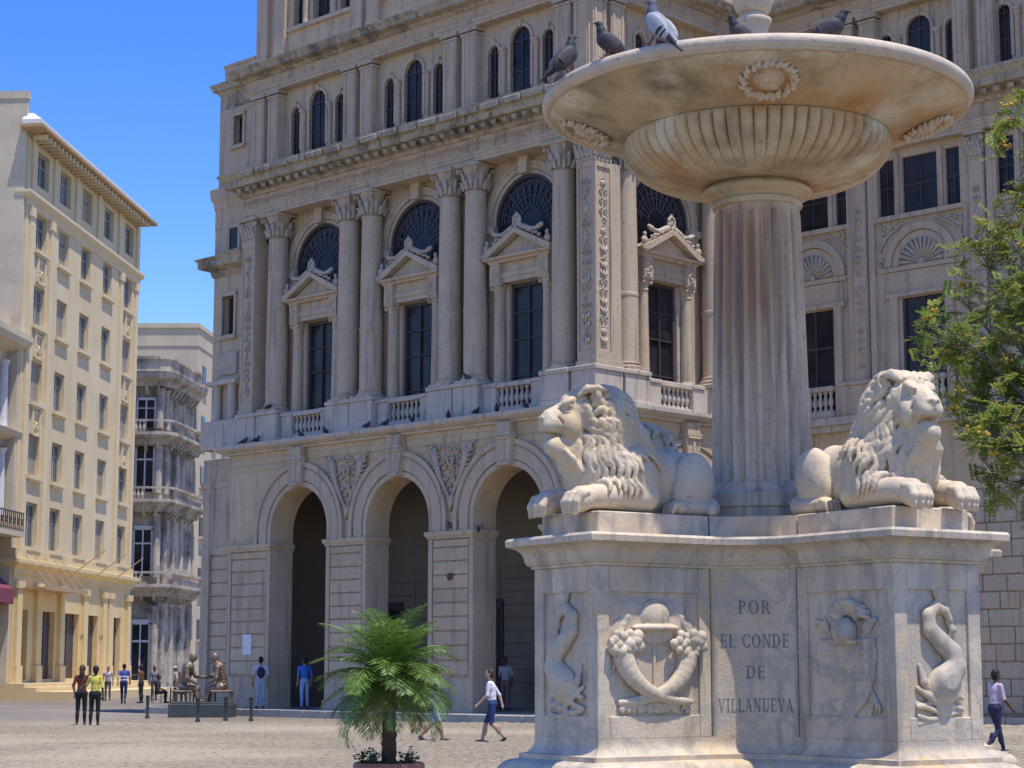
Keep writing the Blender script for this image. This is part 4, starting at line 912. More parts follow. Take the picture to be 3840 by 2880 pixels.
# ================================================================== sooty ornate corner house and the plain block behind it
OB = empty('ornate_corner_house', (-24.7, 138, 0), 0)
tag(OB, 'soot-darkened ornate corner house with curved stone balconies beyond the cream hotel', 'building')
DR = Vector((.076, .997)); e1 = DR * 9
pth = [(-9, 0), (-.55, 0), (-.1, .18), (.05, .6), (e1.x + .1, e1.y)]
g = G(); g.prism_z([(-9, .5), (-.7, .5), (-.45, .65), (-.38, .9), (e1.x - .3, e1.y), (-9, e1.y)], 0, 22.2); g.build('wall', 'ornate', OB)
for z in (7.2, 13.2, 18.0):
    g = G(); g.sweep(pth, [(-.6, z - .7), (.1, z - .65), (.3, z - .3), (.62, z - .1), (.7, z), (.7, z + .22), (-.6, z + .25)]); bo = g.build('balcony', 'ornate', OB)
    g = G(); g.sweep(pth, [(.50, z + .95), (.64, z + .95), (.64, z + 1.1), (.50, z + 1.1)])
    for i in range(26):
        t = i / 25; x = -8.5 + 7.0 * t; g.lathe([(.09, 0), (.12, .25), (.06, .5), (.09, .72)], 6, (x, -.57, z + .24))
    for i in range(22): p = Vector((.52, 1.2)) + DR * (7.6 * i / 21); g.lathe([(.09, 0), (.12, .25), (.06, .5), (.09, .72)], 6, (p.x, p.y, z + .24))
    o = g.build('parapet', 'ornate', bo)
g = G(); g.sweep(pth, [(-.6, 21.5), (.1, 21.55), (.25, 21.9), (.65, 22.1), (.75, 22.5), (-.6, 22.7)]); g.sweep(pth, [(-.6, 22.6), (.2, 22.62), (.2, 23.4), (.35, 23.5), (.35, 23.7), (-.6, 23.75)]); g.build('crown_cornice', 'ornate', OB)
for z0 in (.6, 8.0, 14.0, 18.6):
    h_ = 5.0 if z0 < 1 else (4.1 if z0 < 15 else 2.5)
    for x in (-1.55, -4.0, -6.4):
        g = G(); g.box(x - .62, x + .62, .42, .48, z0, z0 + h_ * .8); wi = g.build('window', 'glass', OB)
        g = G(); g.box(x - .72, x - .58, .34, .44, z0, z0 + h_ * .82); g.box(x + .58, x + .72, .34, .44, z0, z0 + h_ * .82); g.box(x - .05, x + .05, .36, .44, z0, z0 + h_ * .8); g.box(x - .72, x + .72, .34, .44, z0 + h_ * .8, z0 + h_ * .87); g.box(x - .6, x + .6, .37, .44, z0 + h_ * .55, z0 + h_ * .58); g.build('window_frame', 'white_frame', wi)
    me_hc = G().lathe([(.3, z0 - .1), (.28, z0 + .4), (.22, z0 + h_), (.36, z0 + h_ + .3)], 10).mesh('half_column', 'ornate')
    for x in (-.55, -2.6, -5.2): put('half_column', me_hc, OB, (x, .25, 0))
    for i in range(4): p = Vector((-.25, 1.3)) + DR * (2.4 * i); put('half_column', me_hc, OB, (p.x, p.y, 0))
    for i in range(3):
        p = Vector((-.42, 2.5)) + DR * (2.4 * i); g = G(); g.T = Matrix.Translation((p.x, p.y, 0)) @ Matrix.Rotation(math.atan2(DR.y, DR.x), 4, 'Z'); g.box(-.6, .6, -.12, -.06, z0, z0 + h_ * .8); wi = g.build('window', 'glass', OB)
        g = G(); g.T = Matrix.Translation((p.x, p.y, 0)) @ Matrix.Rotation(math.atan2(DR.y, DR.x), 4, 'Z'); g.box(-.7, -.55, -.2, .0, z0, z0 + h_ * .85); g.box(.55, .7, -.2, .0, z0, z0 + h_ * .85); g.box(-.05, .05, -.16, -.1, z0, z0 + h_ * .8); g.build('window_frame', 'white_frame', wi)
me_oc = G().cbox(-1.0, 1.0, -.05, .03, .02, .58, .02).mesh('stone_course', 'tan_block')
for j in range(10): put('stone_course', me_oc, OB, (-3.6, .48, .3 + .6 * j))
rr = random.Random(12); me_br = [G().tube([(0, .5, -.5), (0, -.1, -.25), (0, -.35, .1), (0, -.45, .3)], [.08, .12, .11, .06], 6).mesh('carved_bracket', 'ornate')]
for z in (6.6, 12.6, 17.4, 21.3):
    for k in range(8): put('carved_bracket', me_br[0], OB, (-.6 - .85 * k, .1, z))
    for k in range(8): p = Vector((.0, 1.4)) + DR * (.95 * k); put('carved_bracket', me_br[0], OB, (p.x, p.y, z), H2_)
TB = empty('plain_tall_block', (-24.7, 147.2, 0), 0)
tag(TB, 'plain tan blank-sided block with small windows rising behind the ornate house', 'building')
a2 = math.atan2(DR.y, DR.x)
g = G(); p1 = DR * 22; g.prism_z([(-10, 0), (.6, 0), (.6 + p1.x, p1.y), (-10, p1.y)], 0, 27.4); g.build('wall', 'tan_block', TB)
g = G(); g.sweep([(-10, 0), (.6, 0), (.6 + p1.x, p1.y)], [(-.3, 27.4), (.12, 27.4), (.12, 27.75), (-.3, 27.8)]); g.sweep([(-10, 0), (.6, 0), (.6 + p1.x, p1.y)], [(-.3, 26.0), (.06, 26.0), (.06, 26.12), (-.3, 26.15)]); g.build('coping', 'tan_block', TB)
for row in range(6):
    for k in range(4):
        p = Vector((.6, 0)) + DR * (2.2 + 3.6 * k); z = 23.2 - 3.9 * row
        g = G(); g.T = Matrix.Translation((p.x, p.y, z)) @ Matrix.Rotation(a2, 4, 'Z'); g.box(-.55, .55, -.06, .02, 0, 1.5); wi = g.build('window', 'glass', TB)
        g = G(); g.T = Matrix.Translation((p.x, p.y, z)) @ Matrix.Rotation(a2, 4, 'Z'); g.box(-.75, .75, -.3, .0, -.2, 0); g.build('sill', 'tan_block', wi)
# far row closing the street
FB = empty('far_street_house', (-20, 195, 0), 0); tag(FB, 'pale far house glimpsed down the narrow street', 'building')
g = G(); g.box(-14, 14, 0, 8, 0, 20); g.build('wall', 'tan_block', FB)
for i in range(6):
    for j in range(4): g = G(); g.box(-6.5 + 2.6 * i, -5.3 + 2.6 * i, -.05, .02, 3 + 4.2 * j, 5.4 + 4.2 * j); g.build('window', 'glass', FB)
# ================================================================== the fountain
FX, FY = 1.42, 11.0
FT = empty('lion_fountain', (FX, FY, 0), R(32.5))
tag(FT, 'white marble fountain with inscribed cross-shaped pedestal, fluted column and broad stained basin', 'fountain')
EE, WW, CCN = 1.353, .296, .62      # arm length, half width, where the hollow starts
def plan(off=0.0, n=8, sag=.055):
    """cross-shaped outline with hollowed inner corners, counter-clockwise, grown by off"""
    pts = []
    for q in range(4):
        a = math.pi + q * math.pi / 2; ex = Vector((math.cos(a), math.sin(a))); ey = Vector((-ex.y, ex.x))   # ey points to the next arm
        e = EE + off; w_ = WW + off
        pts += [ex * e - ey * w_, ex * e + ey * w_]
        p0 = ex * (CCN + off * .35) + ey * w_; p1 = ey * (CCN + off * .35) + ex * w_; mid = (p0 + p1) / 2; inn = -(ex + ey).normalized()
        for k in range(n + 1):
            t = k / n; p = p0.lerp(p1, t) + inn * (sag * 4 * t * (1 - t)); pts.append(p)
    return [(p.x, p.y) for p in pts]
def shell(prof, mats, name, cap_top=True, cap_bot=False, smooth_ang=35):
    """stack of outlines [(off, z)]"""
    g = G(); rows = [plan(o) for o, z in prof]; k = len(rows[0]); b = g.av([(x, y, z) for r, (o, z) in zip(rows, prof) for x, y in r])
    for i in range(len(prof) - 1):
        g.af([(b + i * k + j, b + i * k + (j + 1) % k, b + (i + 1) * k + (j + 1) % k, b + (i + 1) * k + j) for j in range(k)])
    if cap_top: g.af([tuple(b + (len(prof) - 1) * k + j for j in range(k))])
    if cap_bot: g.af([tuple(b + j for j in reversed(range(k)))])
    return put(name, autosmooth(g.mesh(name, mats), smooth_ang), FT)
def arcp(o0, z0, o1, z1, bulge, n=6):
    """quarter-ish curved run between two profile points"""
    out = []
    for i in range(n + 1):
        t = i / n; o = o0 + (o1 - o0) * t; z = z0 + (z1 - z0) * t; dx, dz = (z1 - z0), -(o1 - o0); L = math.hypot(dx, dz) + 1e-9
        out.append((o + dx / L * bulge * 4 * t * (1 - t), z + dz / L * bulge * 4 * t * (1 - t)))
    return out
shell([(.16, .0), (.16, .98), (.13, 1.02)], 'marble', 'foundation')
shell([(.05, 1.0)] + arcp(.105, 1.03, .105, 1.16, .045, 8) + [(.06, 1.17), (.06, 1.195), (.03, 1.20)] + arcp(.03, 1.20, .0, 1.285, -.012, 4), 'marble', 'pedestal_base', True)
die = shell([(-.016, 1.28), (-.016, 2.19)], 'marble', 'pedestal')
shell([(-.01, 2.165), (.012, 2.168), (.014, 2.182), (.028, 2.186), (.034, 2.20)] + arcp(.038, 2.204, .105, 2.285, -.02, 6) + [(.112, 2.288), (.115, 2.318), (.105, 2.332), (.0, 2.338)], 'marble', 'pedestal_cornice', True, True)
# stone blocks on top of the cornice: four lion plinths round a centre block
pl = plan(-.03)
g = G(); c8 = []
for q in range(4):
    a = math.pi + q * math.pi / 2; ex = Vector((math.cos(a), math.sin(a))); ey = Vector((-ex.y, ex.x)); w_ = WW - .03
    gg = G(); gg.T = Matrix.Rotation(a, 4, 'Z'); gg.cbox(.60, EE - .03, -w_, w_, 2.336, 2.452, .006); gg.build('lion_plinth', 'marble', FT)
    p0 = ex * .592 + ey * w_; p1 = ey * .592 + ex * w_; inn = -(ex + ey).normalized()
    c8 += [ex * .592 - ey * w_] + [p0.lerp(p1, t / 6) + inn * .055 * 4 * (t / 6) * (1 - t / 6) for t in range(6)]
g.prism_z([(p.x, p.y) for p in c8], 2.336, 2.450); g.build('centre_plinth', 'marble', FT)
# raised borders round sunk panels on every flat face
def face_frame(q, kind):
    """kind: 0 end of arm q, 1 flank towards the next arm, -1 flank towards the previous arm -> matrix with x along, y out, z up"""
    a = math.pi + q * math.pi / 2; ex = Vector((math.cos(a), math.sin(a), 0)); ey = Vector((-ex.y, ex.x, 0))
    if kind == 0: o, xa, ya, L = ex * EE, ey, ex, 2 * WW
    elif kind == 1: o, xa, ya, L = ex * ((EE + CCN) / 2) + ey * WW, -ex, ey, EE - CCN
    else: o, xa, ya, L = ex * ((EE + CCN) / 2) - ey * WW, ex, -ey, EE - CCN
    m = Matrix.Identity(4)
    for r in range(3): m[r][0] = xa[r]; m[r][1] = ya[r]; m[r][2] = (0, 0, 1)[r]; m[r][3] = o[r]
    return m, L
for q in range(4):
    for kind in (0, 1, -1):
        m, L = face_frame(q, kind); g = G(); g.T = m; h = L / 2; bw = .075 if kind else .07; t0 = -.02
        e = .0 if kind == 0 else .0
        lo = -h + (.016 if kind == 0 else .0); hi = h - (.016 if kind == 0 else .0)
        if kind == 1: hi = h; lo = -h
        zb, zt = 1.283, 2.168
        g.cbox(lo, lo + bw, t0, .0, zb, zt, .004); g.cbox(hi - bw, hi, t0, .0, zb, zt, .004); g.cbox(lo + bw + .001, hi - bw - .001, t0, -.001, zb, zb + .115, .004); g.cbox(lo + bw + .001, hi - bw - .001, t0, -.001, zt - .135, zt, .004)
        g.build('panel_border', 'marble', die)
# hollow faces carry the inscription
def hollow_pt(q, t, out=0.0):
    a = math.pi + q * math.pi / 2; ex = Vector((math.cos(a), math.sin(a))); ey = Vector((-ex.y, ex.x)); p0 = ex * CCN + ey * WW; p1 = ey * CCN + ex * WW
    inn = -(ex + ey).normalized(); return p0.lerp(p1, t) + inn * (.055 * 4 * t * (1 - t)) - inn * out
for q in range(4):
    g = G(); n_ = 12; b = g.av([(*hollow_pt(q, .004 + .992 * i / n_, o), z) for z in (1.283, 2.168) for o in (-.02, .0) for i in range(n_ + 1)])
    k = n_ + 1
    g.af([(b + k + i, b + k + i + 1, b + 3 * k + i + 1, b + 3 * k + i) for i in range(n_)]); g.af([(b + i + 1, b + i, b + 2 * k + i, b + 2 * k + i + 1) for i in range(n_)])
    g.af([(b, b + k, b + 3 * k, b + 2 * k), (b + n_, b + 2 * k + n_, b + 3 * k + n_, b + k + n_)])
    hp = g.build('inscription_panel', 'marble', die, True)
    if q == 0: HP = hp
# Roman letters drawn as strokes: thick stems, thin hairlines, slab serifs (unit cap height)
TK, TN, SF = .17, .075, .07
def stem(x, z0=0., z1=1., t=TK): return [[(x - t / 2, z0), (x + t / 2, z0), (x + t / 2, z1), (x - t / 2, z1)]]
def serif(x, z, wd=.34): return [[(x - wd / 2, z), (x + wd / 2, z), (x + wd / 2, z + SF), (x - wd / 2, z + SF)]]
def hbar(x0, x1, z, t=TN): return [[(x0, z - t / 2), (x1, z - t / 2), (x1, z + t / 2), (x0, z + t / 2)]]
def diag(x0, z0, x1, z1, t): return [[(x0 - t / 2, z0), (x0 + t / 2, z0), (x1 + t / 2, z1), (x1 - t / 2, z1)]]
def bowl(cx, cz, rx, rz, a0, a1, t0=TN, t1=TK, n=12):
    out = []
    for i in range(n):
        p = []
        for k in (i, i + 1):
            a = a0 + (a1 - a0) * k / n; t = t0 + (t1 - t0) * abs(math.cos(a)); p.append(((cx + rx * math.cos(a), cz + rz * math.sin(a)), (cx + (rx - t) * math.cos(a), cz + (rz - min(t, TN * 1.2)) * math.sin(a))))
        out.append([p[0][0], p[1][0], p[1][1], p[0][1]])
    return out
H2 = math.pi / 2
LET = {
 'P': (.66, stem(.17) + serif(.17, 0) + serif(.12, 1 - SF, .2) + bowl(.25, .745, .36, .255, -H2, H2) + hbar(.17, .27, .96) + hbar(.17, .27, .53)),
 'O': (.84, bowl(.42, .5, .40, .51, 0, 2 * math.pi, n=22)),
 'R': (.78, stem(.17) + serif(.17, 0) + serif(.12, 1 - SF, .2) + bowl(.25, .745, .36, .255, -H2, H2) + hbar(.17, .27, .96) + hbar(.17, .27, .53) + diag(.42, .5, .64, 0, TK) + serif(.66, 0, .24)),
 'E': (.66, stem(.17) + serif(.10, 0, .2) + serif(.10, 1 - SF, .2) + hbar(.17, .60, .96) + hbar(.17, .52, .52) + hbar(.17, .60, .04) + stem(.58, .78, 1, .06) + stem(.58, 0, .24, .06) + stem(.50, .42, .62, .05)),
 'L': (.62, stem(.17) + serif(.10, 0, .2) + serif(.17, 1 - SF) + hbar(.17, .58, .04) + stem(.56, 0, .28, .06)),
 'C': (.76, bowl(.42, .5, .40, .51, .75, 2 * math.pi - .75, n=18) + stem(.69, .72, .98, .06) + stem(.69, .03, .26, .06)),
 'N': (.84, stem(.15, 0, 1, TN) + serif(.15, 0, .26) + diag(.70, 0, .18, 1, TK) + stem(.70, 0, 1, TN) + serif(.70, 1 - SF, .26) + serif(.10, 1 - SF, .2)),
 'D': (.82, stem(.17) + serif(.10, 0, .2) + serif(.10, 1 - SF, .2) + bowl(.32, .5, .45, .50, -H2, H2, n=14) + hbar(.17, .34, .96) + hbar(.17, .34, .04)),
 'V': (.80, diag(.42, 0, .14, 1, TK) + diag(.42, 0, .68, 1, TN) + serif(.14, 1 - SF, .3) + serif(.68, 1 - SF, .24)),
 'I': (.36, stem(.18) + serif(.18, 0) + serif(.18, 1 - SF)),
 'U': (.82, stem(.17, .3, 1) + stem(.66, .3, 1, TN) + serif(.17, 1 - SF) + serif(.66, 1 - SF, .24) + bowl(.39, .32, .31, .33, math.pi, 2 * math.pi, n=12)),
 'A': (.82, diag(.12, 0, .40, 1, TN) + diag(.68, 0, .40, 1, TK) + hbar(.2, .58, .34) + serif(.12, 0, .24) + serif(.68, 0, .3)),
}
chord = (hollow_pt(0, 1) - hollow_pt(0, 0)).length
def write(text, zc, hgt, cond=1.0):
    gap = .13; tot = sum((LET[c][0] + gap) if c != ' ' else .5 for c in text) - gap; sx = hgt * cond; x = -tot * sx / 2
    for c in text:
        if c == ' ': x += .5 * sx; continue
        wd, polys = LET[c]; g = G()
        for pi_, p in enumerate(polys):
            k = len(p); ring = []
            for o in (.0 - .004, .0012 + .00012 * pi_): ring += [(*hollow_pt(0, .5 + (x + px * sx) / chord, o), zc + (pz - .5) * hgt) for px, pz in p]
            b = g.av(ring); g.af([tuple(b + k + i for i in range(k)), tuple(b + i for i in reversed(range(k)))]); g.af([(b + i, b + (i + 1) % k, b + k + (i + 1) % k, b + k + i) for i in range(k)])
        g.build('letter', 'letter', HP); x += (wd + gap) * sx
write('POR', 1.963, .072, .95); write('EL CONDE', 1.785, .072, .78); write('DE', 1.622, .070, .90); write('VILLANUEVA', 1.447, .072, .66)
# ---------------------------------------------------------------- reliefs in the panels (sculpted)
def relief_obj(name, sdf, q, kind, zc):
    m, L = face_frame(q, kind); me = sdf.mesh(name, 'marble', 0); o = put(name, me, die); o.matrix_local = m @ Matrix.Translation((0, -.016, zc)) @ Matrix.Diagonal((1, {'shield_relief': 1.0, 'dolphin_relief': .62}.get(name, .72), 1, 1)); return o
def cornucopia():
    s = SDF((-.32, -.012, -.34), (.32, .11, .36), .0042)
    k = .006
    # winged cap
    s.ell((0, .012, .20), (.095, .05, .085), k=k); s.ell((0, .03, .135), (.15, .045, .022), k=k); s.ell((0, .01, .10), (.12, .02, .05), k=.012)
    for sg in (-1, 1):
        s.ell((sg * .13, .0, .19), (.085, .022, .095), k=k); s.ell((sg * .19, .0, .10), (.075, .016, .10), k=k)
        for i in range(5): s.chain([(sg * (.10 + .02 * i), .01, .26 - .02 * i), (sg * (.18 + .018 * i), .016, .19 - .04 * i), (sg * (.23 + .008 * i), .004, .10 - .05 * i)], [.010, .012, .006], k=.004)
        s.ell((sg * .20, .0, -.02), (.05, .014, .14), k=.01)
        # horn curving from fruit down across the centre
        P_ = [(sg * (.21 - .44 * t + .10 * math.sin(3.1 * t)), .02 + .022 * math.sin(3 * t) + (.008 if sg < 0 else 0), -.02 - .23 * math.sin(1.45 * t)) for t in [i / 10 for i in range(11)]]
        s.chain(P_, [.062 - .0046 * i for i in range(11)], k=.006)
        rr = random.Random(3 + sg)
        for i in range(18):
            a = 2.4 * i; r_ = .098 * math.sqrt((i + .5) / 18); s.ell((sg * .205 + 1.05 * r_ * math.cos(a), .045 + .022 * rr.random(), .05 + .68 * r_ * math.sin(a)), rr.uniform(.024, .034), k=.001)
        for i in range(16):
            t = rr.random(); s.chain([(sg * (.03 + .17 * t), .004, -.22 - .05 * rr.random()), (sg * (.05 + .18 * t), .02, -.25 - .04 * rr.random()), (sg * (.06 + .15 * t), .004, -.28 - .03 * rr.random())], [.008, .013, .006], k=.003)
    s.cap((0, .005, .11), (0, .005, -.28), .012, .010, k=.004)
    rr = random.Random(8)
    for i in range(22): s.ell((rr.gauss(0, .055), .008, -.25 - .04 * rr.random()), (.014, .013, .02), k=.003)
    for i in range(4): s.chain([(-.1 + .06 * i, .005, -.24), (-.09 + .06 * i, .018, -.27), (-.1 + .06 * i, .005, -.31)], [.01, .013, .005], k=.003)
    return s
relief_obj('horn_of_plenty_relief', cornucopia(), 0, 1, 1.715)
def dolphin(flip=1):
    s = SDF((-.20, -.012, -.38), (.20, .11, .40), .0042)
    P_ = [(flip * x, .012 + d, z) for x, z, d in ((.03, -.13, .022), (.10, -.06, .02), (.09, .01, .016), (.01, .07, .014), (-.06, .13, .014), (-.07, .20, .012), (-.01, .245, .012), (.05, .225, .012), (.08, .18, .01))]
    s.chain(P_, [.085, .066, .056, .05, .044, .038, .030, .024, .02], k=.012)
    s.ell((flip * .025, .02, -.150), (.115, .062, .095), k=.015); s.ell((flip * .09, .03, -.2), (.05, .03, .03), k=.01)
    for i in range(9): a = i * .45 - .4; s.cap((flip * (.02 + .02 * math.cos(a)), .062, -.15 + .02 * math.sin(a)), (flip * (.02 + .075 * math.cos(a)), .055, -.15 + .065 * math.sin(a)), .006, .004, k=.003)
    s.ell((flip * -.02, .065, -.13), .012, k=.003)
    for dx, dz in ((-.05, .10), (.04, .11), (.0, .12)): s.chain([(flip * .02, .012, .25), (flip * (.02 + dx * .6), .022, .25 + dz * .6), (flip * (.02 + dx), .008, .25 + dz)], [.015, .018, .005], k=.004)
    for dx in (.06, .10): s.chain([(flip * .07, .012, .17), (flip * (.07 + dx * .4), .02, .13), (flip * (.05 + dx * .4), .008, .09)], [.013, .016, .005], k=.004)
    for k in range(5):
        z = -.225 - .024 * k
        s.chain([(x, .012 + .012 * math.sin(9 * x + k), z + .020 * math.sin(16 * x + k * 1.9)) for x in [-.15 + .03 * i for i in range(11)]], [.013] * 11, k=.006)
    s.chain([(flip * -.13, .01, -.05), (flip * -.11, .025, -.13), (flip * -.04, .02, -.22)], [.012, .024, .012], k=.006)
    s.chain([(flip * -.15, .01, -.16), (flip * -.08, .03, -.2), (flip * .02, .02, -.27), (flip * .13, .02, -.26)], [.012, .022, .018, .01], k=.006)
    return s
relief_obj('dolphin_relief', dolphin(1), 1, 0, 1.705); relief_obj('dolphin_relief', dolphin(-1), 0, 0, 1.705)
def arms():
    s = SDF((-.29, -.012, -.34), (.29, .09, .36), .0042)
    sh = [(-.20, .09), (.20, .09), (.21, .02), (.19, -.10), (.13, -.21), (.0, -.31), (-.13, -.21), (-.19, -.10), (-.21, .02)]
    for i in range(len(sh)): a, b = sh[i], sh[(i + 1) % len(sh)]; s.cap((a[0], .006, a[1]), (b[0], .006, b[1]), .012, .012, k=.006)
    for i in range(26):
        t = i / 25; z = .08 - .36 * t; wd = .195 if z > -.05 else .195 * max(.05, (1 - ((-.05 - z) / .27) ** 1.6)); s.cap((-wd, .0, z), (wd, .0, z), .013, .013, k=.01)
    s.ell((.0, .02, .14), (.085, .05, .07), k=.01); s.ell((.02, .045, .12), (.05, .03, .035), k=.008); s.cap((-.08, .03, .085), (.08, .03, .085), .014, k=.006)
    for i in range(8):
        a = .5 + i * .30; s.chain([(.02 + .07 * math.cos(a), .015, .17 + .06 * math.sin(a)), (.02 + .13 * math.cos(a), .03, .17 + .115 * math.sin(a)), (.04 + .155 * math.cos(a - .25), .008, .165 + .125 * math.sin(a - .25))], [.013, .019, .009], k=.004)
    for sg in (-1, 1):
        for i in range(4): s.chain([(sg * (.11 + .02 * i), .003, .10 + .01 * i), (sg * (.14 + .025 * i), .010, .17 + .01 * i), (sg * (.17 + .022 * i), .002, .22 - .02 * i)], [.007, .010, .004], k=.006)
    s.cap((-.12, .012, -.16), (.10, .012, .06), .012, k=.004); s.cap((-.07, .012, -.18), (.14, .012, .02), .008, k=.004)
    for x, z in ((-.13, .03), (.13, .03), (.08, -.12), (-.12, -.06), (.02, -.2), (.12, -.06)): s.ell((x, .014, z), (.022, .012, .016), k=.003)
    for i in range(3): s.chain([(.17 + .02 * i, .006, -.14 - .03 * i), (.20 + .02 * i, .014, -.21 - .02 * i), (.17 + .025 * i, .005, -.28)], [.007, .010, .004], k=.004)
    return s
relief_obj('shield_relief', arms(), 1, -1, 1.69)
# ---------------------------------------------------------------- column
g = G(); NF = 22
def flute(r, z, a, i): return r * (1 - .052 * abs(math.sin(a * NF / 2)) ** .55 * 1.0 + .052) if .02 < z < 1.58 else r * 1.045
prof = [(.286, 0.0), (.286, .02)] + [(.284 - .036 * (z / 1.62) ** 1.3, z) for z in [.03 + 1.54 * i / 10 for i in range(11)]] + [(.243, 1.60), (.243, 1.63)]
g.lathe(prof, NF * 10, rf=lambda r, z, a, i: r - (.040 * (1 - abs(math.cos(a * NF / 2)) ** 2.2) if .025 < z < 1.585 else 0))
put('column_shaft', autosmooth(g.mesh('column_shaft', 'marble_col'), 50), FT, (0, 0, 2.645))
g = G(); g.lathe([(.31, 2.448), (.31, 2.52), (.322, 2.53), (.322, 2.60), (.30, 2.625), (.292, 2.645)], 64); put('column_base', autosmooth(g.mesh('column_base', 'marble_col')), FT)
g = G(); g.lathe([(.243, 4.262), (.256, 4.268), (.262, 4.285), (.258, 4.30), (.25, 4.305), (.268, 4.315)] + [(.27 + .042 * math.sin(math.pi * i / 8) + .015 * i / 8, 4.318 + .075 * i / 8) for i in range(9)] + [(.28, 4.40), (.25, 4.43)], 72); put('column_collar', autosmooth(g.mesh('column_collar', 'marble_basin')), FT)
# ---------------------------------------------------------------- basin
NG = 62
bp = []
for i in range(19):
    t = i / 18; a = -H2 + t * (H2 + .62); bp.append((.30 + .475 * math.cos(a * .93) ** .75 if False else .27 + .50 * math.sin(t * 1.72) ** .8, 4.395 + .275 * (1 - math.cos(t * 1.85)) / (1 - math.cos(1.85))))
def gad(r, z, a, i):
    t = i / 18; am = .042 * min(1, t * 1.9) * (1 if t < .93 else max(.2, (1 - t) / .07))
    return r + am * (abs(math.cos(a * NG / 2)) ** .45 - .8)
g = G(); g.lathe(bp, NG * 10, rf=gad, cap=False); put('gadrooned_bowl', autosmooth(g.mesh('gadrooned_bowl', 'marble_basin'), 60), FT)
ub = [(.70, 4.655), (.735, 4.668)] + [(.74 + .45 * t, 4.668 + .165 * t ** 1.25) for t in [i / 10 for i in range(1, 11)]] + [(1.195, 4.835), (1.20, 4.848)]
g = G(); g.lathe(ub, 160, cap=False); put('basin_underside', autosmooth(g.mesh('basin_underside', 'marble_basin'), 40), FT)
g = G(); g.lathe([(1.188, 4.842), (1.205, 4.836), (1.222, 4.842)] + [(1.21 + .034 * math.cos(a), 4.886 + .040 * math.sin(a)) for a in [-1.2 + 3.0 * i / 12 for i in range(13)]] + [(1.15, 4.915), (1.12, 4.90), (.9, 4.79), (.5, 4.72), (.05, 4.70)], 160, cap=False); put('basin_rim', autosmooth(g.mesh('basin_rim', 'marble_rim'), 50), FT)
M['water'] = mat('basin_water', (.05, .06, .06), .03, spec=.5)
g = G(); g.lathe([(.0, 4.80), (.915, 4.80)], 64, cap=False); put('water', g.mesh('water', 'water'), FT)
def wreath():
    s = SDF((-.19, -.03, -.19), (.19, .06, .19), .0055); rr = random.Random(2)
    for i in range(26):
        a = 2 * math.pi * i / 26; R_ = .118 + .012 * (i % 2); s.chain([(R_ * math.cos(a), .0, R_ * math.sin(a)), ((R_ + .015) * math.cos(a + .16), .024, (R_ + .015) * math.sin(a + .16)), ((R_ + .04) * math.cos(a + .26), .006, (R_ + .04) * math.sin(a + .26))], [.011, .015, .005], k=.003)
    s.ell((0, -.005, 0), (.088, .026, .10), k=.006); s.ell((0, .006, .0), (.062, .034, .072), k=.003); s.cap((0, .035, .07), (0, .035, -.07), .007, k=.003, sub=True); s.cap((-.06, .035, .01), (.06, .035, .01), .007, k=.003, sub=True)
    for i in range(5): s.ell((-.05 + .025 * i, .012, .118 + .012 * (1 - abs(i - 2) / 2)), (.011, .014, .022), k=.004)
    for i in range(12): s.ell((rr.uniform(-.05, .05), .02, rr.uniform(-.06, .06)), (.014, .012, .012), k=.003)
    return s.mesh('coat_of_arms_relief', 'marble_rim')
mw = wreath(); sl_n = Vector((math.sin(.40), 0, -math.cos(.40)))
for k in range(4):
    a = R(270 - 32.5 - 3) + k * H2      # one faces the camera, the others a quarter turn apart
    rad = Vector((math.cos(a), math.sin(a), 0)); nrm = (rad * math.sin(.40) - Vector((0, 0, 1)) * math.cos(.40)).normalized(); xa = Vector((-math.sin(a), math.cos(a), 0)); za = xa.cross(nrm)
    m = Matrix.Identity(4)
    for r in range(3): m[r][0] = xa[r]; m[r][1] = nrm[r]; m[r][2] = za[r]; m[r][3] = (rad * .985 + Vector((0, 0, 4.752)))[r]
    o = put('coat_of_arms_relief', mw, FT); o.matrix_local = m
# finial rising from the middle of the basin
g = G(); g.lathe([(.16, 4.70), (.16, 4.85), (.10, 4.92), (.07, 5.05), (.065, 5.20), (.070, 5.28), (.085, 5.35), (.092, 5.37), (.104, 5.385), (.106, 5.398), (.103, 5.412), (.085, 5.42), (.078, 5.44)], 40); put('finial_stem', autosmooth(g.mesh('finial_stem', 'marble_rim'), 50), FT)
g = G(); g.lathe([(.07, 5.44)] + [(.07 + .050 * math.sin(math.pi * i / 14) ** .6, 5.44 + .24 * i / 14) for i in range(1, 14)] + [(.07, 5.68), (.09, 5.70), (.05, 5.74), (.04, 5.86), (.0, 5.92)], 96, rf=lambda r, z, a, i: r + (.010 * (abs(math.cos(a * 8)) - .5) if 1 <= i <= 13 else 0)); put('finial_bud', autosmooth(g.mesh('finial_bud', 'marble_rim'), 60), FT)
# pool at its foot, below the camera's view
g = G(); g.lathe([(3.1, 0), (3.1, .45), (3.16, .48), (3.16, .60), (2.85, .60), (2.85, .25), (.9, .25)], 64, cap=False); put('pool_wall', autosmooth(g.mesh('pool_wall', 'marble')), FT)
g = G(); g.lathe([(.5, .42), (2.86, .42)], 48, cap=False); put('pool_water', g.mesh('pool_water', 'water'), FT)
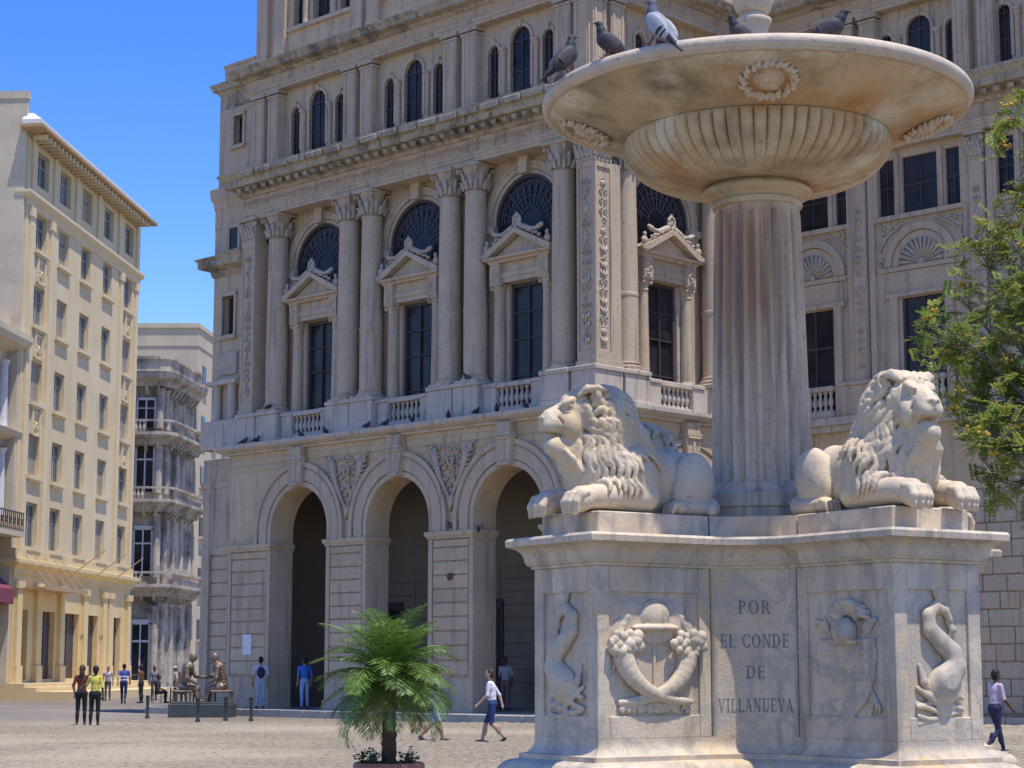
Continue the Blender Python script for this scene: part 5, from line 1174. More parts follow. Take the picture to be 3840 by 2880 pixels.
# ================================================================== the four lions
def lion_mesh(name, yaw, seed):
    rr = random.Random(seed); h = .0056
    s = SDF((.20, -.36, -.14), (1.66, .36, .78), h)
    def rotz(p, c=(1.12, 0), a=yaw):          # turns the head and upper mane
        x, y, z = p; t = min(1, max(0, (z - .18) / .22)); a = a * t; dx, dy = x - c[0], y - c[1]
        return (c[0] + dx * math.cos(a) - dy * math.sin(a), c[1] + dx * math.sin(a) + dy * math.cos(a), z)
    Rz = np.array([[math.cos(yaw), -math.sin(yaw), 0], [math.sin(yaw), math.cos(yaw), 0], [0, 0, 1]])
    def Ry(a): return np.array([[math.cos(a), 0, math.sin(a)], [0, 1, 0], [-math.sin(a), 0, math.cos(a)]])
    # trunk
    s.cap((.58, 0, .18), (.95, 0, .205), .150, .175, k=.05); s.ell((.56, 0, .195), (.165, .15, .165), k=.05); s.ell((.78, 0, .21), (.24, .15, .14), k=.05); s.cap((.58, 0, .10), (1.0, 0, .10), .135, .145, k=.05)
    # haunches, folded hind legs and paws
    for sg in (-1, 1):
        s.ell((.56, sg * .155, .180), (.150, .080, .165), Ry(-.35), k=.007); s.ell((.63, sg * .172, .145), (.095, .058, .12), Ry(-.6), k=.02)
        s.cap((.44, sg * .185, .045), (.68, sg * .215, .040), .042, .034, k=.006); s.ell((.435, sg * .18, .05), (.045, .045, .05), k=.012)
        s.ell((.725, sg * .222, .040), (.075, .050, .040), k=.012)
        for i in range(4): s.chain([(.745, sg * .222 - .043 + .029 * i, .055), (.787, sg * .222 - .043 + .029 * i, .042), (.802, sg * .222 - .043 + .029 * i, .012)], [.014, .0165, .013], k=.003)
    s.chain([(.42, 0, .16), (.38, .06, .07), (.42, .18, .035), (.50, .25, .03)], [.03, .028, .028, .035], k=.015)
    # fore legs lying forward, paws over the edge
    for sg in (-1, 1):
        s.ell((1.0, sg * .19, .17), (.15, .085, .15), Ry(.5), k=.04)
        s.cap((.96, sg * .205, .085), (1.30, sg * .172, .078), .082, .060, k=.02)
        s.cap((1.28, sg * .172, .080), (1.40, sg * .168, .066), .060, .064, k=.02); s.ell((1.405, sg * .168, .050), (.080, .074, .058), Ry(.25), k=.015)
        for i in range(4):
            y = sg * .168 - .057 + .038 * i; xx = 1.452 + .014 * (1.5 - abs(i - 1.5))
            s.chain([(xx - .06, y, .090), (xx - .008, y, .078), (xx + .016, y, .040), (xx + .012, y, .002)], [.020, .0255, .0265, .020], k=.003)
            s.cap((xx + .030, y, .006), (xx + .030, y, -.022), .010, .004, k=.003)
    # chest, neck and mane mass
    s.ell((1.11, 0, .26), (.178, .190, .25), k=.05); s.ell((1.19, 0, .22), (.125, .145, .20), k=.04); s.ell((.96, 0, .345), (.15, .150, .165), Ry(.4), k=.05)
    s.ell(rotz((1.09, 0, .46)), (.172, .176, .182), Rz, k=.04); s.ell(rotz((1.14, 0, .54)), (.14, .145, .105), Rz, k=.03)
    base = SDF.__new__(SDF); base.lo = s.lo; base.h = s.h; base.n = s.n; base.ax = s.ax; base.f = s.f.copy(); base.mt = s.mt
    fc = np.array(rotz((1.26, 0, .47))); fax = Rz @ np.array([1.0, 0, 0]); up = np.array([0, 0, 1.0]); sd = np.cross(fax, up)
    def settle(p, k=4):
        for _ in range(k): p = p - base.grad(p) * base.at(p) * .9
        return p
    def crawl(p, steps, r0, wav, ph, back, st=.021, fr=.95, lift=.011):
        """a mane lock: spreads from the face, then falls in waves over the mane mass"""
        p = np.array(p, float); path = []
        for i in range(steps):
            p = settle(p); nrm = base.grad(p); path.append(p + nrm * lift)
            rad = (p - fc); rad -= fax * (rad @ fax); rad /= np.linalg.norm(rad) + 1e-6
            t = i / steps; d = rad * max(0, 1.0 - 2.6 * t) - fax * back * (1 - .6 * t) - up * (.45 + fr * t)
            d -= nrm * (d @ nrm); d /= np.linalg.norm(d) + 1e-6; side = np.cross(nrm, d)
            d = d + side * wav * math.sin(ph + i * .95); p = p + d / np.linalg.norm(d) * st
        n_ = len(path)
        rad_ = [r0 * (.62 + .5 * math.sin(math.pi * min(1, .18 + .9 * i / n_))) * (1 - .5 * (i / n_) ** 2) for i in range(n_)]
        for i in range(n_ - 1): s.cap(path[i], path[i + 1], rad_[i], rad_[i + 1], k=.001)
    for ring, (rad0, xo, back, nl, st) in enumerate([(.125, .00, .15, 18, 5), (.155, .055, .40, 22, 6), (.180, .115, .60, 24, 6), (.195, .175, .80, 24, 6), (.20, .24, 1.0, 20, 7)]):
        for i in range(nl):
            a = 2 * math.pi * (i + .5 * (ring % 2)) / nl + rr.uniform(-.07, .07)
            if math.cos(a) < -.55 and ring < 2: continue
            p = fc - fax * xo + (up * math.cos(a) * 1.05 + sd * math.sin(a)) * rad0
            crawl(p, st + rr.randint(-1, 1), .0215 + .0040 * rr.random(), .75 + .12 * rr.random(), 1.7 * ring + .9 * math.sin(2 * a) + rr.uniform(-.35, .35), back, lift=.018)
    for tier, z in enumerate((.17, .25, .33, .41, .48)):   # chest and shoulder locks in overlapping tiers
        for i in range(24):
            a = -2.3 + 4.6 * (i + .5 * (tier % 2)) / 23
            if tier == 4 and abs(a) < .8: continue
            p = (1.12 + .21 * math.cos(a), .21 * math.sin(a), z + rr.uniform(-.015, .015)); crawl(p, 6 + (tier > 0) + rr.randint(0, 1), .0175 + .003 * rr.random(), .65, 2.1 * tier + .8 * math.sin(2 * a) + rr.uniform(-.3, .3), .08 if abs(a) < 1 else .4, lift=.013 + .003 * tier)
    for i in range(30):                       # down the neck to the withers
        a = rr.uniform(-1.4, 1.4); p = (.92 + rr.uniform(-.10, .08), .17 * math.sin(a), .40 + .10 * math.cos(a)); crawl(p, 8, .0155, .8, rr.random() * 6.28, 1.0)
    for i in range(110):                      # drilled hollows between the locks
        a = rr.uniform(-2.2, 2.2); p = np.array((1.09 + .20 * math.cos(a), .21 * math.sin(a), rr.uniform(.12, .60)))
        if rr.random() < .5: b = rr.random() * 6.28; p = fc - fax * rr.uniform(.0, .2) + (up * math.cos(b) + sd * math.sin(b)) * .18
        p = settle(p); nrm = base.grad(p); q = np.cross(nrm, up); q /= np.linalg.norm(q) + 1e-6
        d = up * rr.uniform(.008, .018) + q * rr.uniform(-.01, .01); s.cap(p + nrm * .004 - d, p + nrm * .004 + d, .0085, .006, k=.002, sub=True)
    # head
    def hp(x, y, z): return rotz((x, y, z))
    def E(c, r, k=.02, rot=None, sub=False): s.ell(hp(*c), r, Rz @ rot if rot is not None else Rz, k=k, sub=sub)
    def C(a, b, ra, rb, k=.015, sub=False): s.cap(hp(*a), hp(*b), ra, rb, k=k, sub=sub)
    E((1.245, 0, .52), (.125, .118, .115), .025)
    C((1.30, 0, .552), (1.435, 0, .496), .066, .058, .025); C((1.32, 0, .50), (1.43, 0, .470), .078, .070, .025)
    E((1.440, 0, .468), (.056, .076, .058), .015)
    for sg in (-1, 1): E((1.458, sg * .034, .455), (.042, .038, .040), .010)
    E((1.488, 0, .497), (.024, .040, .021), .006)                             # nose pad
    C((1.497, 0, .478), (1.492, 0, .430), .004, .004, .003, True)
    for sg in (-1, 1):
        E((1.506, sg * .020, .490), (.014, .010, .009), .003, sub=True)
        E((1.348, sg * .060, .585), (.052, .032, .024), .014, Ry(.45)); E((1.325, sg * .078, .455), (.065, .040, .070), .02)     # brows, cheeks
        E((1.378, sg * .066, .547), (.032, .018, .018), .006, sub=True); E((1.368, sg * .060, .546), (.022, .015, .014), .002); C((1.338, sg * .082, .562), (1.405, sg * .052, .566), .009, .006, .003); C((1.345, sg * .084, .531), (1.400, sg * .058, .527), .006, .005, .003)
        C((1.41, sg * .062, .50), (1.36, sg * .085, .44), .006, .008, .006, True)
        E((1.205, sg * .150, .615), (.030, .034, .046), .006); E((1.226, sg * .160, .617), (.020, .018, .028), .004, sub=True)
    C((1.22, 0, .625), (1.34, 0, .605), .045, .030, .025); C((1.36, 0, .62), (1.30, 0, .63), .006, .006, .006, True)             # forehead
    C((1.27, 0, .405), (1.41, 0, .368), .072, .050, .02); E((1.440, 0, .352), (.046, .054, .050), .015); E((1.385, 0, .325), (.05, .05, .045), .02); E((1.28, 0, .335), (.10, .095, .095), .03)
    C((1.375, 0, .335), (1.25, 0, .21), .064, .085, .03); s.ell(hp(1.485, 0, .4175), (.115, .13, .0135), Rz @ Ry(-.12), k=.004, sub=True)
    E((1.40, 0, .402), (.05, .030, .009), .003)                               # tongue
    for i in range(15): a = -1 + 2 * i / 14; s.chain([hp(1.405 - .02 * abs(a), .062 * a, .325), hp(1.392 - .03 * abs(a), .085 * a + .01, .28), hp(1.365 - .03 * abs(a), .095 * a - .008, .235), hp(1.335 - .03 * abs(a), .10 * a + .008, .185)], [.013, .0175, .016, .007], k=.002)
    for i in range(22):                       # forelock
        a = -1.25 + 2.5 * i / 21; s.chain([hp(1.285 + .01 * rr.random(), .095 * math.sin(a), .605 + .03 * math.cos(a)), hp(1.25 + .015 * rr.random(), .135 * math.sin(a), .645 + .012 * rr.random()), hp(1.20, .165 * math.sin(a) + .01, .65), hp(1.15, .175 * math.sin(a), .64)], [.010, .0185, .018, .010], k=.003)
    k0 = int((0.0 - s.lo[2]) / h)
    xi = int((1.335 - s.lo[0]) / h); s.f[:xi, :, :k0 + 1] = np.maximum(s.f[:xi, :, :k0 + 1], (.0 - s.ax[2][None, None, :k0 + 1]))
    return s.mesh(name, 'marble_lion', 0)
lionL = lion_mesh('lion_statue', -.28, 1); lionR = lion_mesh('lion_statue', -.20, 2); lionB = lion_mesh('lion_statue', .45, 3)
def lion(q, me, label, sc=1.0):
    a = R(32.5) + math.pi + q * math.pi / 2
    o = put('lion_statue', me, None, (FX + .11 * math.cos(a), FY + .11 * math.sin(a), 2.453), a, (.895, .95, sc)); tag(o, label, 'statue', 'marble lions round the fountain column'); return o
lion(0, lionL, 'marble lion lying in profile with open mouth, facing left on the fountain pedestal', 1.02)
lion(1, lionR, 'marble lion with its bright face towards the right end of the fountain pedestal', 1.06)
lion(2, lionB, 'marble lion at the back right, hidden behind the lion whose face shows')
lion(3, lionL, 'marble lion at the back left, only its mane showing over the profile lion')
# ================================================================== palm in its pot
M['frond'] = mat('palm_leaflet', (.19, .31, .05), .38, (.10, .19, .03), 6, (.36, .40, .09), 3, .55, .75, spec=.5, trans=.25)
M['frond_dry'] = mat('yellowing_palm_leaflet', (.30, .28, .05), .6, (.20, .16, .05), 6, trans=.25)
M['palm_trunk'] = mat('palm_trunk', (.13, .085, .06), .9, (.07, .045, .035), 14, bump=.02, bscale=30)
M['terracotta'] = mat('terracotta', (.36, .155, .105), .8, (.28, .12, .085), 4, (.42, .24, .18), 3, .55, .7, bump=.004, bscale=30)
M['soil'] = mat('soil', (.06, .045, .035), .95)
M['leaf_small'] = mat('bedding_leaf', (.06, .10, .03), .6, (.10, .14, .05), 10, trans=.2)
M['petal'] = mat('white_petal', (.75, .70, .70), .7)
PY = 19.0; pp = dpt(842, 1440, PY); pp.z = 0
def leaf_quads(base, tip, wdir, w_):
    """folded lance-shaped leaflet: two quads meeting at the midrib"""
    m = base.lerp(tip, .45); up = (tip - base).cross(wdir).normalized() * w_ * .25
    return [base, m + wdir * w_ - up, tip, m + up, m - wdir * w_ - up]
def palm():
    rr = random.Random(11); V = []; F = []; MI = []; rach = G()
    top = Vector((0, 0, 1.22)); 
    nf = 84
    for i in range(nf):
        t = i / nf; az = i * 2.39996 + rr.uniform(-.2, .2); el = R(84 - 112 * t ** .9) + rr.uniform(-.16, .16); L = rr.uniform(.56, .84) * (1.0 if t > .12 else .9); droop = .85 + .8 * rr.random() + .35 * t
        pts = []; p = top + Vector((math.cos(az), math.sin(az), 0)) * .03 + Vector((0, 0, -.16 * t)); e = el; n_ = 12
        for k in range(n_ + 1):
            pts.append(p.copy()); p = p + Vector((math.cos(az) * math.cos(e), math.sin(az) * math.cos(e), math.sin(e))) * (L / n_); e -= droop / n_ * (.4 + 1.2 * k / n_)
        rach.tube(pts, [.0085 - .006 * k / n_ for k in range(n_ + 1)], 4, False)
        dry = t > .80 and rr.random() < .55
        for k in range(2, int(n_ * 2.6)):
            u = k / 2.6; j = min(int(u), n_ - 1); q = pts[j].lerp(pts[j + 1], u - j); d = (pts[j + 1] - pts[j]).normalized(); s0 = d.cross(Vector((0, 0, 1))).normalized(); nn = s0.cross(d)
            ll = .27 * (math.sin(math.pi * min(1, .12 + .88 * (k / (n_ * 2.6))) ** .8) ** .6) * rr.uniform(.8, 1.1)
            for sg in (-1, 1):
                dv = (s0 * sg * .75 + d * .65 + nn * rr.uniform(.0, .25) + Vector((0, 0, -.22))).normalized(); tip = q + dv * ll + Vector((0, 0, -.12 * ll * rr.random()))
                wv = dv.cross(nn).normalized(); b = len(V); V.extend(leaf_quads(q, tip, wv, .0058)); F += [(b, b + 1, b + 2, b + 3), (b, b + 3, b + 2, b + 4)]; MI += [1 if dry else 0] * 2
    me = np_mesh('fronds', np.array([tuple(v) for v in V]), np.array(F), ['frond', 'frond_dry']); me.polygons.foreach_set('material_index', MI)
    return me, rach
root = empty('potted_palm', pp); tag(root, 'bushy pygmy date palm growing in the terracotta pot on the plaza', 'palm')
pm, rach = palm(); RIM = .74
put('crown', pm, root, (0, 0, .42)); o = rach.build('leaf_stalks', 'frond', root, loc=(0, 0, .42))
g = G(); rr = random.Random(6)
g.lathe([(.062 + .010 * ((i % 2) - .5) + .012 * (1 - i / 15), RIM - .05 + .045 * i) for i in range(21)] + [(.05, 1.62)], 14, rf=lambda r, z, a, i: r * (1 + .10 * math.sin(5 * a + i * 2.1))); g.build('trunk', 'palm_trunk', root, True)
pot = empty('terracotta_pot', pp); tag(pot, 'round terracotta pot cut off by the lower edge, holding the palm', 'pot')
g = G(); g.lathe([(.24, 0), (.27, .05), (.295, RIM - .13), (.30, RIM - .12), (.335, RIM - .11), (.345, RIM - .09), (.345, RIM - .02), (.33, RIM), (.30, RIM), (.29, RIM - .06)], 48, cap=False); put('bowl', autosmooth(g.mesh('bowl', 'terracotta')), pot)
g = G(); g.lathe([(0, RIM - .055), (.295, RIM - .055)], 32, cap=False); g.build('soil', 'soil', pot)
def bedding(name, x, y, seed, label):
    rr = random.Random(seed); r_ = empty(name, (pp.x + x, pp.y + y, RIM - .055)); tag(r_, label, 'plant', 'small plants at the foot of the palm')
    V = []; F = []; st = G(); fl = G()
    for k in range(11):
        a = rr.random() * 6.28; L = rr.uniform(.10, .21); tip = Vector((math.cos(a) * .09 * rr.random() * 1.5, math.sin(a) * .09, L)); st.tube([(0, 0, 0), tip * .5 + Vector((0, 0, .02)), tip], .003, 3, False)
        for q in range(6):
            p = tip * (.3 + .7 * rr.random()); b_ = rr.random() * 6.28; d = Vector((math.cos(b_), math.sin(b_), rr.uniform(-.2, .6))).normalized(); n0 = len(V); V.extend(leaf_quads(p, p + d * rr.uniform(.035, .06), d.orthogonal().normalized(), .014)); F += [(n0, n0 + 1, n0 + 2, n0 + 3), (n0, n0 + 3, n0 + 2, n0 + 4)]
        if rr.random() < .55: fl.ell(tip, (.014, .014, .010), 6, 4)
    put('leaves', np_mesh('leaves', np.array([tuple(v) for v in V]), np.array(F), 'leaf_small'), r_); st.build('stems', 'leaf_small', r_); fl.build('flowers', 'petal', r_)
bedding('bedding_plant', -.26, -.08, 1, 'leafy little plant spilling over the left side of the pot')
bedding('bedding_plant', .19, -.10, 2, 'white-flowered little plant right of the palm trunk')
bedding('bedding_plant', -.13, -.16, 3, 'low dark plant between pot rim and trunk, left of the trunk')
# ================================================================== yellow-flowering tree at the right edge
M['leaf_tree'] = mat('feathery_leaf', (.22, .30, .055), .5, (.13, .20, .04), 2.2, (.38, .38, .08), .8, .46, .66, spec=.4, trans=.45)
M['blossom'] = mat('yellow_blossom', (.62, .36, .03), .6, (.60, .45, .10), 5, trans=.2)
M['bark'] = mat('grey_bark', (.24, .21, .185), .9, (.13, .11, .10), 7, bump=.015, bscale=20)
def tree():
    rr = random.Random(23); TY = 27.0
    base = Vector((8.6, TY, 0)); root = empty('flowering_tree', base); tag(root, 'yellow-flowering feathery-leaved tree reaching in from the right edge', 'tree')
    tr = G(); limbs = []
    tr.tube([(0, 0, 0), (-.05, 0, 1.2), (-.2, .05, 2.6), (-.15, .1, 3.6)], [.19, .15, .13, .10], 10)
    fork = Vector((-.15, .1, 3.6)); tips = []
    # limb ends are spread so that the crown's ragged edge lies where the photograph shows it
    ends = []
    for (x, y) in ((2030, 620), (2080, 500), (2150, 470), (2010, 700), (1995, 735), (2060, 760), (2110, 640), (2180, 560), (2060, 870), (2120, 830), (2170, 720), (2050, 920), (2100, 930), (2150, 960), (2200, 880), (2190, 215), (2205, 255), (2215, 430), (2240, 640), (2260, 800), (2290, 520), (2320, 700), (2350, 900), (2400, 600), (2480, 760), (2550, 560), (2200, 1000), (2165, 1040), (2300, 350), (2420, 400), (2380, 250), (2560, 380)):
        p = dpt(x + 22, y, TY + rr.uniform(-1.6, 1.6)) - base; ends.append(p)
    lv = []; fl = G(); tw = G()
    for e in ends:
        m = fork.lerp(e, .5) + Vector((rr.uniform(-.2, .2), rr.uniform(-.2, .2), rr.uniform(.1, .45)))
        tw.tube([fork, fork.lerp(m, .5) + Vector((0, 0, .1)), m, m.lerp(e, .6) + Vector((0, 0, .06)), e], [.055, .045, .032, .018, .008], 5)
        for s_ in range(18):
            q = m.lerp(e, rr.uniform(.45, 1.05)) + Vector((rr.gauss(0, .24), rr.gauss(0, .32), rr.gauss(0, .20))); tw.tube([m.lerp(e, .7), q], [.008, .003], 3, False)
            ax = Vector((rr.gauss(0, 1), rr.gauss(0, 1), rr.gauss(-.1, .5))).normalized()
            for c in range(5):
                L = rr.uniform(.18, .32); d = (ax + Vector((rr.gauss(0, .7), rr.gauss(0, .7), rr.gauss(0, .5)))).normalized(); o_ = q + Vector((rr.gauss(0, .06), rr.gauss(0, .06), rr.gauss(0, .05))); s0 = d.cross(Vector((0, 0, 1))); s0 = s0.normalized() if s0.length > .1 else Vector((1, 0, 0)); nn = s0.cross(d)
                for k in range(8):
                    p = o_ + d * (L * k / 8) + Vector((0, 0, -.03 * (k / 8) ** 2))
                    for sg in (-1, 1):
                        dv = (s0 * sg + d * .5 + nn * rr.uniform(-.3, .3)).normalized(); lv.append((p, p + dv * .075, (dv.cross(nn)).normalized() * .019))
            if rr.random() < .3:
                for k in range(6): fl.ell(q + Vector((rr.gauss(0, .05), rr.gauss(0, .05), .04 + .05 * rr.random())), (.03, .03, .026), 5, 4)
    A = np.array([[tuple(a), tuple(a.lerp(b, .5) + c), tuple(b), tuple(a.lerp(b, .5) - c)] for a, b, c in lv]); V = A.reshape(-1, 3); Q = np.arange(len(V)).reshape(-1, 4)
    tr.build('trunk', 'bark', root, True); tw.build('branches', 'bark', root); o = put('crown', np_mesh('crown', V, Q, 'leaf_tree'), root); o['kind'] = 'stuff'
    o = fl.build('blossoms', 'blossom', root); o['kind'] = 'stuff'
tree()
# ================================================================== people
Mex = Matrix.Translation(K0) @ Matrix.Rotation(ANG, 4, 'Z')
_cm = {}
def cmat(c, rough=.85, nm='cloth'):
    k = (tuple(c), rough)
    if k not in _cm: _cm[k] = mat(nm, c, rough, tuple(x * .72 for x in c), 9, bump=.004, bscale=60)
    return _cm[k]
SKIN, SKIN_D, SKIN_L = (.36, .20, .13), (.16, .085, .055), (.50, .31, .23)
HAIR, HAIR_B = (.02, .014, .012), (.06, .03, .018)
def body(top, bottom, skin=SKIN, hair=HAIR, shoe=(.05, .045, .045), pose='stand', longhair=False, shorts=False, sleeves='short', female=False, arms=None, backpack=None, stripes=None, skirt=False, ph=1, hat=None, look=0.0):
    s = SDF((-.55, -.50, -.03), (.75, .50, 1.82), .0125)
    SK, HR, TP, BT, SH, XX = range(6); sw = .165 if female else .195; hw = .09
    if pose == 'sit': hz, dz = .50, -.42
    else: hz, dz = .92, 0.0
    lean = .05 if pose == 'walk' else (.02 if pose != 'sit' else .06)
    # legs
    for i, sg in enumerate((1, -1)):
        hip = (0, sg * hw, hz)
        if pose == 'sit': kn, an = (.42, sg * .12, .50), (.40, sg * .12, .09)
        elif pose == 'walk':
            kn, an = ((.17, sg * .09, .50), (.27, sg * .09, .09)) if (i == 0) == (ph > 0) else ((.0, sg * .09, .47), (-.29, sg * .09, .17))
        else: kn, an = (.015, sg * .10, .49), (-.02, sg * .11, .085)
        lm = SK if (shorts or skirt) else BT
        s.cap(hip, kn, .088, .060, k=.03, m=BT); s.cap(kn, an, .058, .038, k=.02, m=lm); s.ell((kn[0] * .5 + an[0] * .5 - .02, an[1] * .5 + kn[1] * .5, (kn[2] * .55 + an[2] * .45)), (.056, .05, .12), k=.03, m=lm)
        bk = an[2] > .12
        s.cap((an[0] - .03, an[1], an[2] - .045), (an[0] + (.07 if bk else .15), an[1] + sg * .02, an[2] - (.12 if bk else .052)), .042, .034, k=.02, m=SH)
    # trunk
    s.ell((0, 0, hz + .02), (.115, .165 if not female else .17, .13), k=.04, m=BT)
    s.ell((lean * .4, 0, 1.12 + dz), (.105, .145 if not female else .125, .20), k=.05, m=TP); s.ell((lean, 0, 1.31 + dz), (.115, sw * .92, .15), k=.05, m=TP)
    if female: s.ell((lean + .08, 0, 1.28 + dz), (.06, .12, .065), k=.04, m=TP)
    s.cap((lean, sw * .85, 1.41 + dz), (lean, -sw * .85, 1.41 + dz), .055, .055, k=.04, m=TP)
    if skirt: s.cap((0, 0, hz), (.0, 0, .62), .15, .21, k=.03, m=BT)
    # arms
    for i, sg in enumerate((1, -1)):
        sh_ = np.array((lean, sg * sw, 1.41 + dz))
        if arms and arms[i] is not None: el, wr = [np.array(a) + np.array((0, 0, dz)) for a in arms[i]]
        elif pose == 'walk': sw_ = (-1 if (i == 0) == (ph > 0) else 1); el, wr = np.array((.10 * sw_ - .02, sg * (sw + .05), 1.14)), np.array((.24 * sw_ + .06, sg * (sw + .04), .93))
        elif pose == 'sit': el, wr = np.array((.08, sg * (sw + .06), 1.14 + dz)), np.array((.32, sg * .14, 1.02 + dz))
        else: el, wr = np.array((-.03, sg * (sw + .06), 1.13)), np.array((.03, sg * (sw + .06), .88))
        s.cap(sh_, el, .052, .042, k=.02, m=TP); s.cap(el, wr, .041, .029, k=.015, m=TP if sleeves == 'long' else SK)
        d = wr - el; d = d / np.linalg.norm(d); sd_ = np.cross(d, (1.0, 0, 0) if abs(d[0]) < .8 else (0, 0, 1.0)); sd_ /= np.linalg.norm(sd_); c = wr + d * .05
        s.cap(wr, c + d * .02, .030, .034, k=.012, m=SK)
        for f in range(4): o = sd_ * (-.027 + .018 * f); s.chain([c + o + d * .02, c + o + d * .06, c + o * .9 + d * (.092 - .008 * abs(f - 1.5)) + np.array((.012, 0, 0))], [.011, .0105, .009], k=.004, m=SK)
        s.chain([c - sd_ * .025, c - sd_ * .05 + d * .025, c - sd_ * .05 + d * .05], [.013, .0115, .009], k=.005, m=SK)
    # neck and head
    zb = 1.455 + dz; hx = lean + .02
    s.cap((lean, 0, zb), (hx, 0, zb + .10), .052, .048, k=.02, m=SK)
    ca, sa = math.cos(look), math.sin(look); Rl = np.array([[ca, -sa, 0], [sa, ca, 0], [0, 0, 1]])
    def q(x, y, z): v = Rl @ np.array((x, y, 0)); return (hx + v[0], v[1], zb + z)
    s.ell(q(.012, 0, .185), (.094, .076, .112), Rl, k=.01, m=SK); s.ell(q(.05, 0, .11), (.045, .05, .035), Rl, k=.02, m=SK); s.cap(q(.098, 0, .19), q(.113, 0, .165), .012, .015, k=.008, m=SK)
    for sg in (-1, 1): s.ell(q(.0, sg * .08, .18), (.02, .012, .03), Rl, k=.006, m=SK); s.ell(q(.092, sg * .032, .197), (.014, .018, .012), Rl, k=.004, sub=True); s.ell(q(.086, sg * .032, .195), .012, Rl, k=.002, m=HR)
    s.cap(q(.10, -.018, .128), q(.10, .018, .128), .006, .006, k=.003, m=XX)
    s.ell(q(-.018, 0, .215), (.096, .086, .098), Rl, k=.004, m=HR); s.ell(q(-.045, 0, .17), (.07, .08, .10), Rl, k=.01, m=HR)
    if longhair: s.chain([q(-.06, 0, .2), q(-.085, 0, .05), q(-.095, 0, -.12)], [.08, .075, .045], k=.02, m=HR)
    if hat: s.ell(q(-.005, 0, .255), (.105, .095, .065), Rl, k=.004, m=XX); s.ell(q(.09, 0, .245), (.07, .07, .012), Rl, k=.004, m=XX)
    if backpack is not None: s.ell((-.17 + lean, 0, 1.22 + dz), (.09, .14, .20), k=.01, m=XX)
    if stripes is not None:
        for z in (1.22, 1.05): s.cap((lean + .02, .10, z + dz), (lean + .02, -.10, z + dz), .012, .012, k=.0, m=None)
    me = s.mesh('person', [cmat(skin, .6, 'skin'), cmat(hair, .6, 'hair'), cmat(top), cmat(bottom), cmat(shoe, .7, 'shoe'), cmat(backpack or hat or (.30, .12, .10), .8)], 0)
    if stripes is not None:
        me.materials.append(cmat(stripes)); n_ = len(me.polygons); ce = np.empty(n_ * 3); me.polygons.foreach_get('center', ce); ce = ce.reshape(-1, 3); mi = np.empty(n_, np.int32); me.polygons.foreach_get('material_index', mi)
        z = ce[:, 2] - dz; mk = (mi == 2) & ((np.abs(z - 1.20) < .028) | (np.abs(z - 1.06) < .028)); mi[mk] = 6; me.polygons.foreach_set('material_index', mi)
    return me
def person(label, px, py, heading, hgt=1.70, z=0.0, group=None, pos=None, **kw):
    p = pos if pos is not None else gpt(px, py, z); me = body(**kw); s_ = hgt / 1.76
    o = put('person', me, None, (p.x, p.y, z), R(heading), s_); tag(o, label, 'person', group); return o
person('person with long hair, dark red top and black leggings beside the one in yellow', 174, 1568, 95, 1.70, top=(.13, .035, .03), bottom=(.02, .02, .022), hair=HAIR_B, longhair=True, female=True, arms=[((-.02, .24, 1.15), (.05, .2, .92)), ((.02, -.30, 1.25), (.02, -.46, 1.20))])
person('person in bright yellow top and black leggings standing on the cobbles', 203, 1570, 85, 1.68, top=(.62, .55, .10), bottom=(.02, .02, .022), longhair=False, female=True, skin=SKIN_D, arms=[((.04, .26, 1.2), (.06, .40, 1.12)), None])
person('person in pale pink shirt standing by the hotel doors', 232, 1513, 270, 1.68, top=(.60, .46, .46), bottom=(.12, .11, .12), sleeves='short')
person('person in blue vest with white stripes walking beside a friend', 266, 1521, 95, 1.78, top=(.06, .09, .33), bottom=(.025, .035, .09), stripes=(.65, .66, .7), pose='walk')
person('person in rust brown shirt and dark trousers reaching towards the blue vest', 304, 1519, 170, 1.74, top=(.16, .07, .035), bottom=(.03, .03, .035), skin=SKIN_D, arms=[None, ((.22, -.2, 1.28), (.42, -.12, 1.27))])
person('person in red shirt standing behind the bronze sculpture', 396, 1524, 250, 1.72, top=(.48, .06, .05), bottom=(.05, .05, .06))
person('person in white shirt and pale jeans with navy backpack before the first pier', 0, 0, 100, 1.74, z=.25, pos=Mex @ Vector((15.05, .45, .25)), top=(.66, .63, .66), bottom=(.36, .46, .58), backpack=(.03, .035, .09))
person('person in bright blue shirt inside the first arch', 0, 0, 120, 1.72, z=.25, pos=Mex @ Vector((13.45, -.15, .25)), top=(.05, .17, .55), bottom=(.30, .40, .60))
person('person in cream shirt and pale blue shorts walking half hidden behind the palm', 934, 1603, 15, 1.66, top=(.60, .56, .46), bottom=(.34, .45, .60), shorts=True, pose='walk')
person('person in white T-shirt and navy shorts walking past the third arch', 1064, 1606, 170, 1.60, top=(.74, .70, .74), bottom=(.04, .055, .16), shorts=True, pose='walk', ph=-1, skin=SKIN_L, hair=HAIR_B)
person('person with white shirt and dusty pink trousers in the shade of the third arch', 1092, 1534, 240, 1.70, z=.25, top=(.55, .55, .58), bottom=(.30, .19, .19), skin=SKIN_D)
person('person with dark hair, pale pink top and navy trousers walking at the right edge', 2152, 1628, 25, 1.60, top=(.62, .48, .58), bottom=(.035, .035, .08), pose='walk', longhair=False, female=True, skin=SKIN_D, arms=[((.10, .22, 1.17), (.30, .12, 1.14)), None])
person('person in grey shirt standing between the pavement table and the blue vest', 332, 1513, 300, 1.70, top=(.22, .22, .23), bottom=(.06, .06, .08), skin=SKIN_D)
person('person in pale hat and cream shirt left of the bronze sculpture, behind the table', 378, 1514, 200, 1.66, top=(.55, .5, .4), bottom=(.10, .09, .09), hat=(.6, .55, .45))
